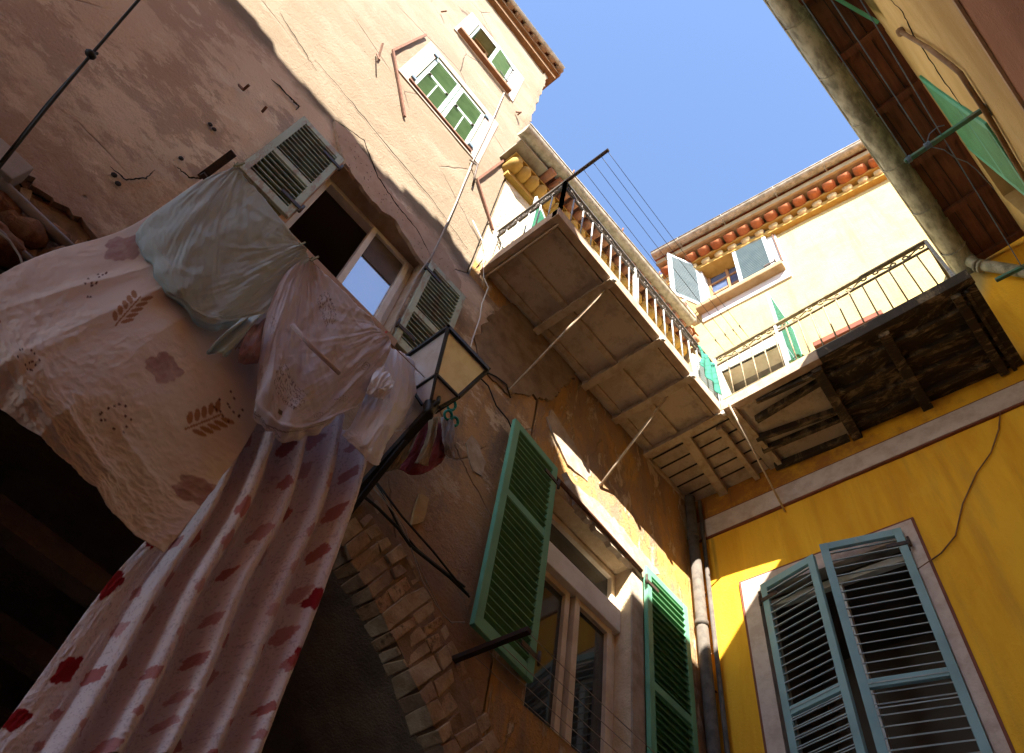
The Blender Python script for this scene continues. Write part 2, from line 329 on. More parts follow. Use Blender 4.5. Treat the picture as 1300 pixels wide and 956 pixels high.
# ------------------------------------------------------------------ wall sheet with openings
def wall(name,mat,F,s0,s1,z0,z1,holes,parent,cell=.1,amp=.012,skip=None,seed=1,thick=.0):
    def lines(a,b,ex):
        L=[a,b]+[e for e in ex if a<e<b]; L=sorted(set(round(x,4) for x in L)); out=[]
        for p,q in zip(L,L[1:]):
            k=max(1,int(math.ceil((q-p)/cell))); out+= [p+(q-p)*i/k for i in range(k)]
        return np.array(out+[L[-1]])
    S=lines(s0,s1,[h[i] for h in holes for i in (0,1)]); Zs=lines(z0,z1,[h[i] for h in holes for i in (2,3)])
    g=np.meshgrid(S,Zs,indexing='ij'); n=(fbm(g[0]*1.3,g[1]*1.3,seed)-.5)*amp*2+(fbm(g[0]*5,g[1]*5,seed+9)-.5)*amp*.8
    for h in holes:   # flatten near the openings
        d=np.maximum(np.maximum(h[0]-g[0],g[0]-h[1]),np.maximum(h[2]-g[1],g[1]-h[3])); n=n*np.clip(d/.12,0,1)
    mb=MB(); idx={}; V=[]
    ns,nz=len(S),len(Zs)
    for i in range(ns):
        for j in range(nz): V.append(F.p(S[i],n[i,j],Zs[j]))
    fs=[]
    flip=F.S.cross(F.Z).dot(F.N)<0
    for i in range(ns-1):
        for j in range(nz-1):
            cs=(S[i]+S[i+1])/2; cz=(Zs[j]+Zs[j+1])/2
            if any(h[0]<cs<h[1] and h[2]<cz<h[3] for h in holes): continue
            if skip and skip(cs,cz): continue
            q=(i*nz+j,(i+1)*nz+j,(i+1)*nz+j+1,i*nz+j+1); fs.append(q[::-1] if flip else q)
    mb.add(V,fs,True); return mb.build(name,mat,parent)
def reveal(mb,F,h,depth,t=.0):
    s0,s1,z0,z1=h
    for a,b in (((s0,z0),(s1,z0)),((s1,z0),(s1,z1)),((s1,z1),(s0,z1)),((s0,z1),(s0,z0))):
        mb.add([F.p(a[0],.004,a[1]),F.p(b[0],.004,b[1]),F.p(b[0],-depth,b[1]),F.p(a[0],-depth,a[1])],[(0,1,2,3)])
def room(mb,F,h,d0,d1):
    s0,s1,z0,z1=h; mb.box(F,s0-.02,s1+.02,-d1,-d1+.02,z0-.02,z1+.02)
    for a in (((s0-.02,s0),(z0,z1)),((s1,s1+.02),(z0,z1)),((s0,s1),(z0-.02,z0)),((s0,s1),(z1,z1+.02))): mb.box(F,a[0][0],a[0][1],-d1+.02,-d0,a[1][0],a[1][1])
def frame_rect(mb,F,h,w,n0,n1):
    s0,s1,z0,z1=h; mb.box(F,s0,s0+w,n0,n1,z0,z1); mb.box(F,s1-w,s1,n0,n1,z0,z1); mb.box(F,s0+w,s1-w,n0,n1,z0,z0+w); mb.box(F,s0+w,s1-w,n0,n1,z1-w,z1)
def shutter(parent,P,U,Wd,z0,z1,mf,ml,sp=.045,rails=(.5,),stile=.055,th=.032,tilt=-1,hinges=True,outer=1,label=None,panel=None,topw=.07):
    """leaf hinged at P (xy), running Wd along U; N = leaf normal"""
    U=Vector((U[0],U[1],0)).normalized(); N=U.cross(Vector((0,0,1)))*outer
    F=Fr((P[0],P[1],0),U,N); mb=MB()
    mb.box(F,0,stile,0,th,z0,z1); mb.box(F,Wd-stile,Wd,0,th,z0,z1)
    zs=[z0]+[z0+(z1-z0)*r for r in rails]+[z1]; cuts=[]
    mb.box(F,stile,Wd-stile,.002,th-.002,z0,z0+topw+.02); mb.box(F,stile,Wd-stile,.002,th-.002,z1-topw,z1)
    for r in zs[1:-1]: mb.box(F,stile,Wd-stile,.002,th-.002,r-.035,r+.035)
    o=mb.build('shutter',mf,parent,.003)
    if label: o['label']=label
    lb=MB(); lo=z0+topw+.02
    edges=[z0+topw+.02]+[r+e for r in zs[1:-1] for e in (-.035,.035)]+[z1-topw]
    for a,b in zip(edges[::2],edges[1::2]):
        k=max(2,int((b-a)/sp))
        for i in range(k):
            z=a+(b-a)*(i+.5)/k; dz=.013*tilt; t=.004
            # slat runs the full leaf width, tilted about its long axis
            Pp=[F.p(s,n,z+dz*(1 if n>th/2 else -1)+e) for e in (-t,t) for s,n in ((stile-.004,.001),(Wd-stile+.004,.001),(Wd-stile+.004,th+.003),(stile-.004,th+.003))]
            lb.hexa(Pp)
    lb.build('louvres',ml,o)
    if hinges:
        for z in (z0+.18,z1-.18):
            h=MB(); h.box(F,-.03,.16,th+.001,th+.009,z-.018,z+.018); h.tube([F.p(-.02,th+.01,z-.05),F.p(-.02,th+.01,z+.05)],.012,6); h.build('hinge',M['metal'],o)
    return o
# ------------------------------------------------------------------ ground
g=MB(); g.add([(-40,-40,-1.6),(40,-40,-1.6),(40,40,-1.6),(-40,40,-1.6)],[(0,1,2,3)]); g=g.build('pavement',M['pave']); g['kind']='structure'
# ================================================================== HOUSE 1 (left, pink)
H1=thing('old_house','tall house with peeling pink and tan plaster behind the hanging laundry','house',(-3,-2,-1.6))
arch_in=lambda y:3.12-.2*(y-.5)**2
W1=(.20,1.24,4.66,6.02)          # laundry window
W3=(.12,1.06,8.66,10.05)         # closed mint shutters
W4=(.22,1.06,11.62,12.78)        # small top window
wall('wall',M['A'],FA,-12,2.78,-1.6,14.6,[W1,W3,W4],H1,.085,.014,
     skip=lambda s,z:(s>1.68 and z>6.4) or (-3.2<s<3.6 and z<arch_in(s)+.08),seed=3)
# end wall (gable side) and body
b=MB(); 
b.add([FA.p(1.68,0,6.4),FA.p(1.68,-8,6.4),FA.p(1.68,-8,14.6),FA.p(1.68,0,14.6)],[(0,1,2,3)]); b.add([FA.p(-12,-8,-1.6),FA.p(1.68,-8,-1.6),FA.p(1.68,-8,14.6),FA.p(-12,-8,14.6)],[(0,1,2,3)])
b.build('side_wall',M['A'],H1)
# rough corner edge
b=MB(); pts=[]
for i in range(60):
    z=9.9+i*(14.55-9.9)/59; e=.03+.012*math.sin(i*.9)+random.uniform(-.012,.015)
    pts.append((z,e))
for (za,ea),(zb,eb) in zip(pts,pts[1:]):
    b.hexa([FA.p(1.6,-.3,za),FA.p(1.66+ea,-.3,za),FA.p(1.66+ea,.008,za),FA.p(1.6,.02,za),FA.p(1.6,-.3,zb),FA.p(1.66+eb,-.3,zb),FA.p(1.66+eb,.008,zb),FA.p(1.6,.02,zb)])
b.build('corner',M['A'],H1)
# verge / eave
b=MB(); b.box(FA,-12,1.80,-.3,.10,14.45,14.60); b.box(FA,-12,1.84,-.3,.17,14.60,14.74)
for i in range(60):
    s=1.75-i*.23; b.tube([FA.p(s,-.2,14.80),FA.p(s,.24,14.74)],.085,8)
b.build('eave',simple('verge_brown',(.22,.12,.055),(.15,.08,.035),8,.9,.02),H1)
b=MB(); b.tube([FA.p(-12,.25,14.78),FA.p(1.8,.25,14.78)],.05); b.build('gutter',M['gutterP'],H1)
b=MB(); b.add([FA.p(-12,.2,14.8),FA.p(1.8,.2,14.8),FA.p(1.8,-4,16.2),FA.p(-12,-4,16.2)],[(0,1,2,3)]); b.add([FA.p(-12,-8.2,14.8),FA.p(1.8,-8.2,14.8),FA.p(1.8,-4,16.2),FA.p(-12,-4,16.2)],[(0,1,2,3)]); b.build('roof',M['tile'],H1)
# tunnel vault behind the arch
b=MB(); ys=[-3.2+6.8*i/40 for i in range(41)]
V=[];fs=[]
for dn in (-.10,-6):
    for y in ys: V.append(FA.p(y,dn,arch_in(y)+.012))
for i in range(40): fs.append((i,i+1,41+i+1,41+i))
b.add(V,fs,True)
for y in (-3.2,3.6): b.add([FA.p(y,0,-1.6),FA.p(y,-6,-1.6),FA.p(y,-6,arch_in(y)),FA.p(y,0,arch_in(y))],[(0,1,2,3)])
b.add([FA.p(-3.2,-6,-1.6),FA.p(3.6,-6,-1.6),FA.p(3.6,-6,3.2),FA.p(-3.2,-6,3.2)],[(0,1,2,3)])
for i in range(7): b.box(FA,-1.1,1.9,-.9-i*.8,-.75-i*.8,2.38,2.50)
b.build('passage',simple('passage_stone',(.22,.155,.11),(.13,.09,.065),3,.95,.04),H1)
# brick ring of the arch
b=MB(); m2=MB(); y=-3.1; random.seed(3)
def arch_nrm(y): d=-.4*(y-.5); v=Vector((0,-d,1)); return v.normalized()
while y<3.5:
    dw=random.uniform(.06,.115); nn=arch_nrm(y); tt=Vector((0,nn.z,-nn.y)); base=Vector((-3,y,arch_in(y)))
    L=[0]; tot=.47
    first=random.choice((.13,.22,.24))
    cuts=[0,first,first+random.choice((.12,.2)),tot]
    for c0,c1 in zip(cuts,cuts[1:]):
        if c1-c0<.05: continue
        pr=random.uniform(.014,.030); g_=.005
        b.cm=random.choice((0,0,1,1,2)); Fb=Fr(base,tt,(1,0,0),nn); b.box(Fb,g_,dw-g_,-.13,pr if c1<tot-.01 else random.uniform(-.012,.016),c0+g_,c1-g_,.011)
    y+=dw*nn.z
b.build('arch',[M['brick'],M['brick2'],M['brick3']],H1,.006)
m2=MB(); ys=[-3.2+6.8*i/60 for i in range(61)]
for y0,y1 in zip(ys,ys[1:]):
    m2.hexa([FA.p(y0,-.14,arch_in(y0)+.022),FA.p(y1,-.14,arch_in(y1)+.022),FA.p(y1,.014,arch_in(y1)+.022),FA.p(y0,.014,arch_in(y0)+.022),FA.p(y0,-.14,arch_in(y0)+.47),FA.p(y1,-.14,arch_in(y1)+.47),FA.p(y1,.012,arch_in(y1)+.47),FA.p(y0,.012,arch_in(y0)+.47)])
m2.build('arch_mortar',M['mortar'],H1)
# rubble stones at far left
b=MB(); random.seed(11)
yy=-3.0
while yy<.3:
    zz=2.72
    while zz<3.12:
        hh=random.uniform(.12,.2); ww=random.uniform(.16,.3)
        vs=MB(); b.ball((-2.985,yy+random.uniform(-.03,.03),zz+hh/2),.5,random.uniform(.12,.2),ww*1.05,hh*1.1,9); zz+=hh*.9
    yy+=.2
o=b.build('rubble',M['rubble'],H1); tx=bpy.data.textures.new('rub','CLOUDS'); tx.noise_scale=.13
ss=o.modifiers.new('s','SUBSURF'); ss.levels=ss.render_levels=1; dm=o.modifiers.new('d','DISPLACE'); dm.texture=tx; dm.strength=.14
# ragged plaster edge above rubble
def ragged(name,mat,pts,F,n0,n1,parent,jit=.02,sub=6,seed=1):
    rnd=random.Random(seed); P=[F.sz(p) for p in pts]; out=[]
    for (a,c),(a2,c2) in zip(P,P[1:]+P[:1]):
        L=math.hypot(a2-a,c2-c); k=max(2,int(L/.05))
        for i in range(k):
            t=i/k; j=jit if i else jit*.4; out.append((a+(a2-a)*t+rnd.uniform(-j,j),c+(c2-c)*t+rnd.uniform(-j,j)))
    b=MB(); b.poly([F.p(a,n0,c) for a,c in out],F.N*(n1-n0)); return b.build(name,mat,parent)
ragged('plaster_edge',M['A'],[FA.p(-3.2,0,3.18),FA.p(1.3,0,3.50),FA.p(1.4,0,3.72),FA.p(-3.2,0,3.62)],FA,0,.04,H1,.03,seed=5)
# pecked plaster band over laundry window
c6=lambda x,y:A(300+x/2.9875,140+y/2.9875)
ragged('plaster_patch',M['patchD'],[c6(*p) for p in ((365,42),(430,92),(500,200),(560,290),(640,385),(720,450),(800,560),(845,650),(835,700),(760,640),(690,570),(640,490),(600,425),(545,385),(480,310),(405,205),(380,110))],FA,-.01,.022,H1,.018,seed=2)
b=MB(); b.box(FA,-.06,W3[0],-.01,.014,8.56,10.2); b.box(FA,W3[1],1.26,-.01,.014,8.56,10.2); b.box(FA,W3[0],W3[1],-.01,.014,W3[3],10.2); b.box(FA,W3[0],W3[1],-.01,.014,8.56,W3[2]); b.build('window_surround',simple('pale_surround',(.42,.345,.28),(.35,.28,.22),5,.92,.006),H1)
b=MB(); b.box(FA,.02,W4[0],-.01,.014,11.5,12.94); b.box(FA,W4[1],1.30,-.01,.014,11.5,12.94); b.box(FA,W4[0],W4[1],-.01,.014,W4[3],12.94); b.box(FA,W4[0],W4[1],-.01,.014,11.5,W4[2]); b.build('window_surround',M['trimW'],H1)
# crack: thin dark grooves as slivers
def crack(pts,parent,F=FA,wd=.012,n=.026,name='crack',seed=0,at=A):
    rnd=random.Random(seed); b=MB(); P=[]
    for (x0,y0),(x1,y1) in zip(pts,pts[1:]):
        for i in range(8): t=i/8; P.append(at(x0+(x1-x0)*t+rnd.uniform(-.7,.7),y0+(y1-y0)*t+rnd.uniform(-.7,.7),n-.004))
    k=len(P); w_=[wd*(.3+.7*math.sin(math.pi*i/(k-1)))*rnd.uniform(.6,1.2) for i in range(k)]
    b.tube(P,w_,4); return b.build(name,M['int'],parent)
crack([(400,76),(440,122),(500,195),(550,255),(600,325)],H1,wd=.0035,n=.012,seed=1)
crack([(425,152),(462,178),(480,225),(500,255),(528,290),(550,330)],H1,wd=.007,seed=2)
crack([(225,212),(240,225),(262,228),(275,222)],H1,wd=.006,n=.010,seed=3); crack([(140,212),(160,228),(185,226),(198,215)],H1,wd=.006,n=.010,seed=4)
crack([(10,215),(30,240),(75,262),(105,245),(120,232)],H1,wd=.008,n=.012,seed=5)
crack([(355,15),(380,55),(405,95)],H1,wd=.0035,n=.012,seed=6); crack([(345,100),(370,125),(380,135),(375,140)],H1,wd=.009,n=.012,seed=8)
# small holes / stubs on the wall
b=MB()
for x,y in ((26,213),(119,297),(113,307),(267,158),(272,164),(230,201),(150,233),(110,258),(145,222)): b.ball(A(x,y,.008),.018,.35,1,1.2,8)
b.build('hole',M['int'],H1)
for (a_,c_) in (((303,108),(309,114)),((309,114),(316,108)),((333,142),(338,136)),((480,75),(486,55)),((478,68),(482,76)),((560,15),(567,14)),((657,146),(662,142)),((655,142),(661,143))):
    b=MB(); b.bar(A(*a_,.02),A(*c_,.10),.02,.012); b.build('iron_stub',M['rust'],H1)
# laundry window: frame, sashes
b=MB(); reveal(b,FA,W1,.24); b.build('window_reveal',simple('reveal_plaster',(.52,.40,.30),(.40,.29,.20),6,.93,.01),H1)
b=MB(); frame_rect(b,FA,W1,.055,-.24,-.16); wf=b.build('window',M['white'],H1,.004)
b=MB(); frame_rect(b,FA,(.74,1.19,4.70,5.96),.05,-.19,-.13); b.build('sash',M['white'],wf,.004)
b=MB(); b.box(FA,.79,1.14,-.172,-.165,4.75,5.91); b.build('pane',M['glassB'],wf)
b=MB(); b.box(FA,.80,1.13,-.162,-.155,5.52,5.90); b.build('blind',simple('grey_blind',(.16,.13,.12),(.11,.09,.08),8),wf)
b=MB(); room(b,FA,W1,.24,1.4); b.build('room',M['room'],H1)
shutter(H1,A(433,207).xy+Vector((.012,0)),(0,-1),.455,4.80,6.04,M['sh_olive'],M['sh_olive'],.058,(.42,),outer=-1,label='left pale green shutter with flaking paint beside the laundry window')
shutter(H1,(-2.985,1.265),(0,1),.44,4.66,5.97,M['sh_olive'],M['sh_olive'],.055,(.40,),outer=1,label='right pale green shutter behind the lantern')
OB=simple('olive_gap_shade',(.17,.17,.075),(.12,.12,.06))
for a0,a1 in ((-.27,.18),(1.28,1.70)): b=MB(); b.box(FA,a0,a1,.003,.012,4.70,6.0); b.build('louvre_gap_shade',OB,H1)  # dark sheets added to stand in for the shade behind the slats
b=MB(); b.box(FA,.14,.2,.004,.02,4.6,6.03); b.box(FA,.12,1.3,.004,.06,4.57,4.66); b.build('window_trim',simple('pink_trim',(.45,.30,.21),(.38,.24,.16),6),H1)
# closed mint shutters: two leaves with green louvre panels
b=MB(); b.box(FA,W3[0]-.02,W3[1]+.02,-.10,-.06,W3[2],W3[3]); b.build('shutter_backing',M['sh_mintG'],H1)
for s0,s1 in ((W3[0]+.01,(W3[0]+W3[1])/2-.006),((W3[0]+W3[1])/2+.006,W3[1]-.01)):
    b=MB(); z0,z1=W3[2]+.02,W3[3]-.02; zm=z0+(z1-z0)*.52
    frame_rect(b,FA,(s0,s1,z0,z1),.055,-.05,-.005); b.box(FA,s0+.055,s1-.055,-.05,-.005,zm-.035,zm+.035); b.box(FA,(s0+s1)/2-.01,(s0+s1)/2+.01,-.048,-.012,z0+.07,zm-.05)
    o=b.build('shutter',M['sh_mint'],H1,.003); lb=MB()
    z=z0+.085
    while z<z1-.08:
        if abs(z-zm)>.06: lb.hexa([FA.p(s,n,z+(-.01 if n>-.03 else .01)+e) for e in (-.003,.003) for s,n in ((s0+.055,-.045),(s1-.055,-.045),(s1-.055,-.015),(s0+.055,-.015))])
        z+=.042
    lb.build('louvres',M['sh_mintG'],o)
    lb=MB(); lb.box(FA,s0+.06,s0+.10,-.004,.02,zm-.055,zm-.035);lb.box(FA,s1-.10,s1-.06,-.004,.02,zm-.055,zm-.035); lb.build('latch',M['metal'],o)
b=MB(); b.box(FA,W3[0]-.04,W3[1]+.05,.0,.035,W3[2]-.05,W3[2]-.015); b.build('sill',M['rust'],H1)
for s in (W3[0]-.01,W3[1]+.01):
    for z in (W3[2]+.1,W3[3]-.1): b=MB(); b.box(FA,s-.035,s+.035,.005,.035,z-.03,z+.03); b.build('hinge',simple('hinge_blue',(.13,.2,.28),(.1,.12,.15)),H1)
# top window half open
b=MB(); reveal(b,FA,W4,.2); b.build('window_reveal',M['sh_oliveD'],H1); b=MB(); room(b,FA,W4,.2,1.2); b.build('room',M['room'],H1)
b=MB(); frame_rect(b,FA,(W4[0],(W4[0]+W4[1])/2,W4[2],W4[3]),.05,-.2,-.15); b.build('window',M['timber'],H1)
shutter(H1,(-2.99,W4[1]-.02),(.08,-1),.40,W4[2]+.03,W4[3]-.04,M['sh_mint'],M['sh_mintG'],.034,(),outer=-1)
shutter(H1,(-2.99,W4[0]+.02),(-.9,.35),.36,W4[2]+.03,W4[3]-.04,M['sh_mint'],M['sh_mintG'],.034,(),outer=1,hinges=False)
b=MB(); b.box(FA,W4[0]-.16,W4[1]+.12,.0,.09,W4[2]-.1,W4[2]-.01); b.build('sill',simple('brown_sill',(.26,.13,.065),(.18,.09,.05),8,.85,.01),H1,.01)
# ================================================================== HOUSE 2 (ochre below, cream above the long balcony)
H2=thing('ochre_house','decayed ochre house carrying the long balcony with the green shuttered window','house',(-3,4,-1.6))
W2=(3.10,4.19,2.9,4.86)
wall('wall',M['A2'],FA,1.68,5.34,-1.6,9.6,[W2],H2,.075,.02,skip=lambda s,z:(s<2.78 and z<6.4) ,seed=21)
wall('wall_base',M['A2'],FA,2.78,5.34,-3,-1.6,[],H2,.5,.01)
TD=simple('crumbled_render',(.30,.21,.13),(.20,.125,.07),6,.95,.03)
c6b=lambda x,y:A(580+x/3.887,620+y/3.887)
ragged('plaster_patch',M['patch'],[c6b(*p) for p in ((520,-70),(560,-10),(620,40),(700,100),(800,205),(870,300),(930,360),(980,430),(900,450),(860,405),(690,235),(570,90))],FA,-.01,.045,H2,.02,seed=12)  # pale lintel render; upper edge follows the balcony shadow, sunlit area coloured in
ragged('plaster_patch',TD,[A(*p) for p in ((680,372),(706,392),(700,420),(735,470),(700,510),(640,500),(612,470),(600,430),(630,395))],FA,-.01,.02,H2,.03,seed=13)
ragged('plaster_patch',M['patch'],[A(*p) for p in ((590,562),(598,552),(607,566),(616,588),(610,604),(600,598),(594,580))],FA,-.01,.009,H2,.012,seed=15)
ragged('plaster_patch',simple('yellow_scrap',(.50,.33,.14),(.42,.26,.1),8,.95,.01),[A(*p) for p in ((524,648),(530,628),(543,634),(535,664),(520,668))],FA,-.01,.016,H1,.006,seed=16)
ragged('plaster_patch',M['patch'],[A(*p) for p in ((700,520),(716,545),(750,600),(745,612),(720,590),(702,552),(694,530))],FA,-.01,.008,H2,.012,seed=17)
b=MB(); b.box(FA,2.6,3.02,-.3,-.05,3.0,6.6); b.box(FA,2.7,2.95,-.2,-.05,2.2,3.0); b.box(FA,1.6,3.02,-.3,-.05,6.1,6.7); b.box(FA,1.5,1.8,-.3,-.05,6.1,9.6); b.build('wall_core',M['A2'],H2)
# lower window
b=MB(); reveal(b,FA,W2,.22); b.build('window_reveal',simple('cream_reveal',(.72,.58,.38),(.56,.41,.24),5,.93,.02),H2)
b=MB(); b.box(FA,4.19,4.34,.003,.02,2.4,4.88); b.build('window_trim',M['patch'],H2)
b=MB(); b.tube([FA.p(3.0,.05,4.93),FA.p(3.6,.06,4.90),FA.p(4.28,.05,4.87)],.022,6); b.build('lintel_rod',M['rust'],H2)
ztop=A(765,774,-.16).z; zbot=A(762,805,-.10).z
b=MB(); frame_rect(b,FA,(3.10,4.19,2.9,4.84),.06,-.22,-.15); wf=b.build('window',M['cream'],H2,.004)
b=MB(); b.box(FA,3.105,4.185,-.18,-.09,4.22,4.44); b.build('transom',M['white'],wf,.006)
b=MB(); b.box(FA,3.16,4.13,-.20,-.192,4.42,4.78); b.build('pane',M['glass'],wf)
b=MB(); frame_rect(b,FA,(3.66,4.13,2.95,4.22),.06,-.19,-.13); b.build('sash',M['cream'],wf,.004)
b=MB(); b.box(FA,3.70,4.09,-.172,-.165,3.0,4.18); b.build('pane',M['glass'],wf)
b=MB(); frame_rect(b,FA,(3.17,3.62,2.95,4.22),.055,-.21,-.15); b.build('sash',M['cream'],wf,.004)
b=MB(); b.box(FA,3.21,3.58,-.19,-.185,3.0,4.18); b.build('pane',M['glass'],wf)
b=MB(); room(b,FA,W2,.22,1.4); b.build('room',M['room'],H2)
fx=Zp(650,535,5.0); hx=Vector((-2.965,3.08,0)); U=Vector((fx.x-hx.x,fx.y-hx.y,0))
shutter(H2,(hx.x,hx.y),U,U.length,3.02,5.02,M['sh_green'],M['sh_greenD'],.062,(.60,),stile=.07,th=.038,outer=-1,tilt=1,label='tall green shutter swung open towards the alley')
shutter(H2,(-2.97,4.34),(0,1),.63,2.9,4.98,M['sh_green'],M['sh_greenD'],.062,(.45,),stile=.07,th=.038,outer=1,label='green shutter flat on the wall next to the downpipe')
b=MB(); b.box(FA,4.36,4.95,.012,.024,2.9,4.98); b.build('louvre_gap_shade',M['sh_greenD'],H2)  # green sheet added for the shaded gaps between the slats
# ------- eave of house 2
P0=A(672,157,.5); P1=A(868,388,.5); dS=(P1-P0).normalized()
FE=Fr((-3,P0.y,P0.z-.12),dS,(1,0,0),dS.cross(Vector((1,0,0)))*-1)
if FE.Z.z<0: FE.Z=-FE.Z
Le=(P1-P0).length+.5
b=MB(); b.box(FE,.16,Le,-.3,.07,-.44,-.30); b.build('cornice',M['tileY'],H2)
b=MB(); s=.20
while s<Le-.05:
    b.tube([FE.p(s,-.1,-.27),FE.p(s,.12,-.27),FE.p(s,.18,-.25),FE.p(s,.20,-.21)],[.095,.095,.085,.05],14); s+=.155
b.build('scallops',M['tileY'],H2)
b=MB(); b.box(FE,.12,Le,-.3,.22,-.165,-.13); b.build('cornice',M['tileY'],H2)
b=MB(); s=.62
while s<Le:
    b.tube([FE.p(s,-.3,-.03),FE.p(s,.40,-.075)],.062,10); s+=.17
b.build('roof_tiles',simple('old_tile',(.40,.19,.10),(.26,.13,.08),9,.9,.006),H2)
b=MB(); b.box(FE,.05,.55,-.3,.36,-.10,-.06); b.build('soffit',simple('grey_soffit',(.33,.29,.22),(.22,.18,.13),8,.9,.008),H2)
def gutter(name,mat,F,s0,s1,n,z,r,parent,nseg=24,wob=0,lip=True):
    b=MB(); V=[];fs=[]; th=.006
    for i in range(nseg+1):
        s=s0+(s1-s0)*i/nseg; dn=random.uniform(-wob,wob); dz=random.uniform(-wob,wob)
        for rr in (r,r-th):
            for j in range(13): a=math.pi*j/12; V.append(F.p(s,n+dn+rr*math.cos(a),z+dz-rr*math.sin(a)))
    for i in range(nseg):
        for k in range(2):
            for j in range(12): a=i*26+k*13+j; q=(a,a+1,a+27,a+26); fs.append(q if k else q[::-1])
        for j in (0,12): a=i*26+j; fs.append((a,a+13,a+39,a+26))
    b.add(V,fs,True)
    for s in (s0,s1):
        b.add([F.p(s,n+r*math.cos(math.pi*j/12),z-r*math.sin(math.pi*j/12)) for j in range(13)],[tuple(range(13))])
    if lip: b.tube([F.p(s0,n+r,z),F.p(s1,n+r,z)],.012,6)
    return b.build(name,mat,parent)
gt=gutter('gutter',M['gutterP'],FE,0,Le-.25,.42,.06,.105,H2)
for s in (.85,1.9,2.75,3.4):
    b=MB(); b.tube([FE.p(s,.2,-.25),FE.p(s,.36,.02),FE.p(s,.43,.008),FE.p(s,.53,.10),FE.p(s,.54,.15)],.013,6); b.build('bracket',M['rust'],gt)
b=MB(); b.add([FE.p(.1,.42,.0),FE.p(Le,.42,0),FE.p(Le,-4,1.2),FE.p(.1,-4,1.2)],[(0,1,2,3)]); b.build('roof',M['tile'],H2)
# downpipe elbow at the corner of both roofs, and pipe in the wall corner
dp=MB(); e0=B(868,385,.35); e1=B(880,402,.12)
dp.tube([e0+Vector((0,0,.05)),e0,e1,e1+Vector((0,0,-.2))],.045,10); dp.build('downpipe',M['gutterP'],H2)
b=MB(); b.tube([Vector((-2.93,5.20,9.6)),Vector((-2.93,5.20,6.86))],.035,8); b.build('downpipe',M['conduit'],H2)
b=MB(); b.tube([Vector((-2.92,5.17,6.6)),Vector((-2.92,5.17,-1.6))],.055,12)
for z in (6.0,4.9,3.5): b.tube([Vector((-2.92,5.17,z)),Vector((-2.92,5.17,z+.06))],.063,12)
b.tube([Vector((-2.86,5.27,6.6)),Vector((-2.86,5.27,-1.6))],.022,8)
b.build('downpipe',simple('corner_pipe',(.13,.11,.09),(.07,.06,.05),10,.8),H2)
# shutters of balcony door on cream wall
pa=A(652,262,.0); 
shutter(H2,(-2.98,2.50),(.30,-.9),.50,6.85,8.88,M['sh_white'],M['sh_teal'],.05,(.45,),outer=-1,hinges=False,label='pale blue and teal door shutter seen through the long balcony railing')
shutter(H2,(-2.98,3.45),(.1,.9),.45,6.85,8.88,M['sh_white'],M['sh_teal'],.05,(.45,),outer=1,hinges=False)
b=MB(); frame_rect(b,FA,(2.5,3.45,6.82,8.95),.1,0,.02); b.box(FA,2.6,3.35,.004,.012,6.9,8.85); b.build('door',M['sh_white'],H2)
# ================================================================== balcony of house 2 (long)
ZS=6.67; ZT=6.80
yE=1.78; xo=-2.06
BA=thing('balcony','long balcony with a grey boarded underside and iron railing on the ochre house','balcony',(-3,3,ZS))
b=MB(); b.box(FW,-3,xo,yE,5.36,ZS+.03,ZT); b.build('slab',M['panel'],BA)
b=MB(); b.box(FW,-3,xo-.001,yE-.012,yE+.05,ZS-.01,ZT+.01); b.box(FW,xo-.07,xo+.012,yE-.012,4.44,ZS-.015,ZT+.012); b.tube([Vector((-3,yE+.075,ZS-.015)),Vector((xo-.05,yE+.075,ZS-.015))],.014,8)
b.build('edge_beam',M['concL'],BA,.006)
ys=[Zp(*p,ZS).y for p in ((730,386),(776,468),(815,512),(857,556))]
for i,y in enumerate(ys):
    b=MB(); b.box(FW,-3,xo+.01,y-.022,y+.022,ZS-.045,ZS+.03); b.box(FW,-3,xo+.01,y-.04,y+.04,ZS-.055,ZS-.045); b.build('joist',M['beam'],BA)
    b=MB(); b.tube([Vector((xo-.06,y,ZS-.02)),Vector((xo+.035,y,ZS-.02))],.032,10); b.build('beam_end',M['white'],BA)
b=MB(); xs=Zp(689,356,ZS).x; b.box(FW,xs-.03,xs+.03,yE+.05,ys[-1]-.05,ZS-.012,ZS+.03); b.build('batten',M['beam'],BA)
b=MB(); xs2=Zp(800,430,ZS).x; b.box(FW,-2.19,-2.14,yE+.05,ys[-1],ZS-.008,ZS+.03); b.box(FW,-2.93,-2.88,yE+.05,ys[-1],ZS-.008,ZS+.03); b.build('batten',M['beam'],BA)
# corner bay: three beams running towards the yellow wall with boards
for x0,x1 in (((285,430),(590,770)),((540,310),(785,700)),((745,250),(1010,600))):
    p=Zp(760+x0[0]/4.904,490+x0[1]/4.904,ZS); q=Zp(760+x1[0]/4.904,490+x1[1]/4.904,ZS); q.y=5.36 if q.y>5.36 else q.y
    b=MB(); b.bar(p+Vector((0,0,-.02)),Vector((p.x*.3+q.x*.7,5.36,ZS-.02)),.10 if x0[0]==540 else .06,.07); b.build('joist',M['beam'],BA,.004)
for k in range(5):
    y=ys[-1]+.12+k*.155
    if y<5.3: b=MB(); b.box(FW,-3,-2.05,y-.006,y+.006,ZS+.018,ZS+.03); b.build('board_gap',M['int'],BA)
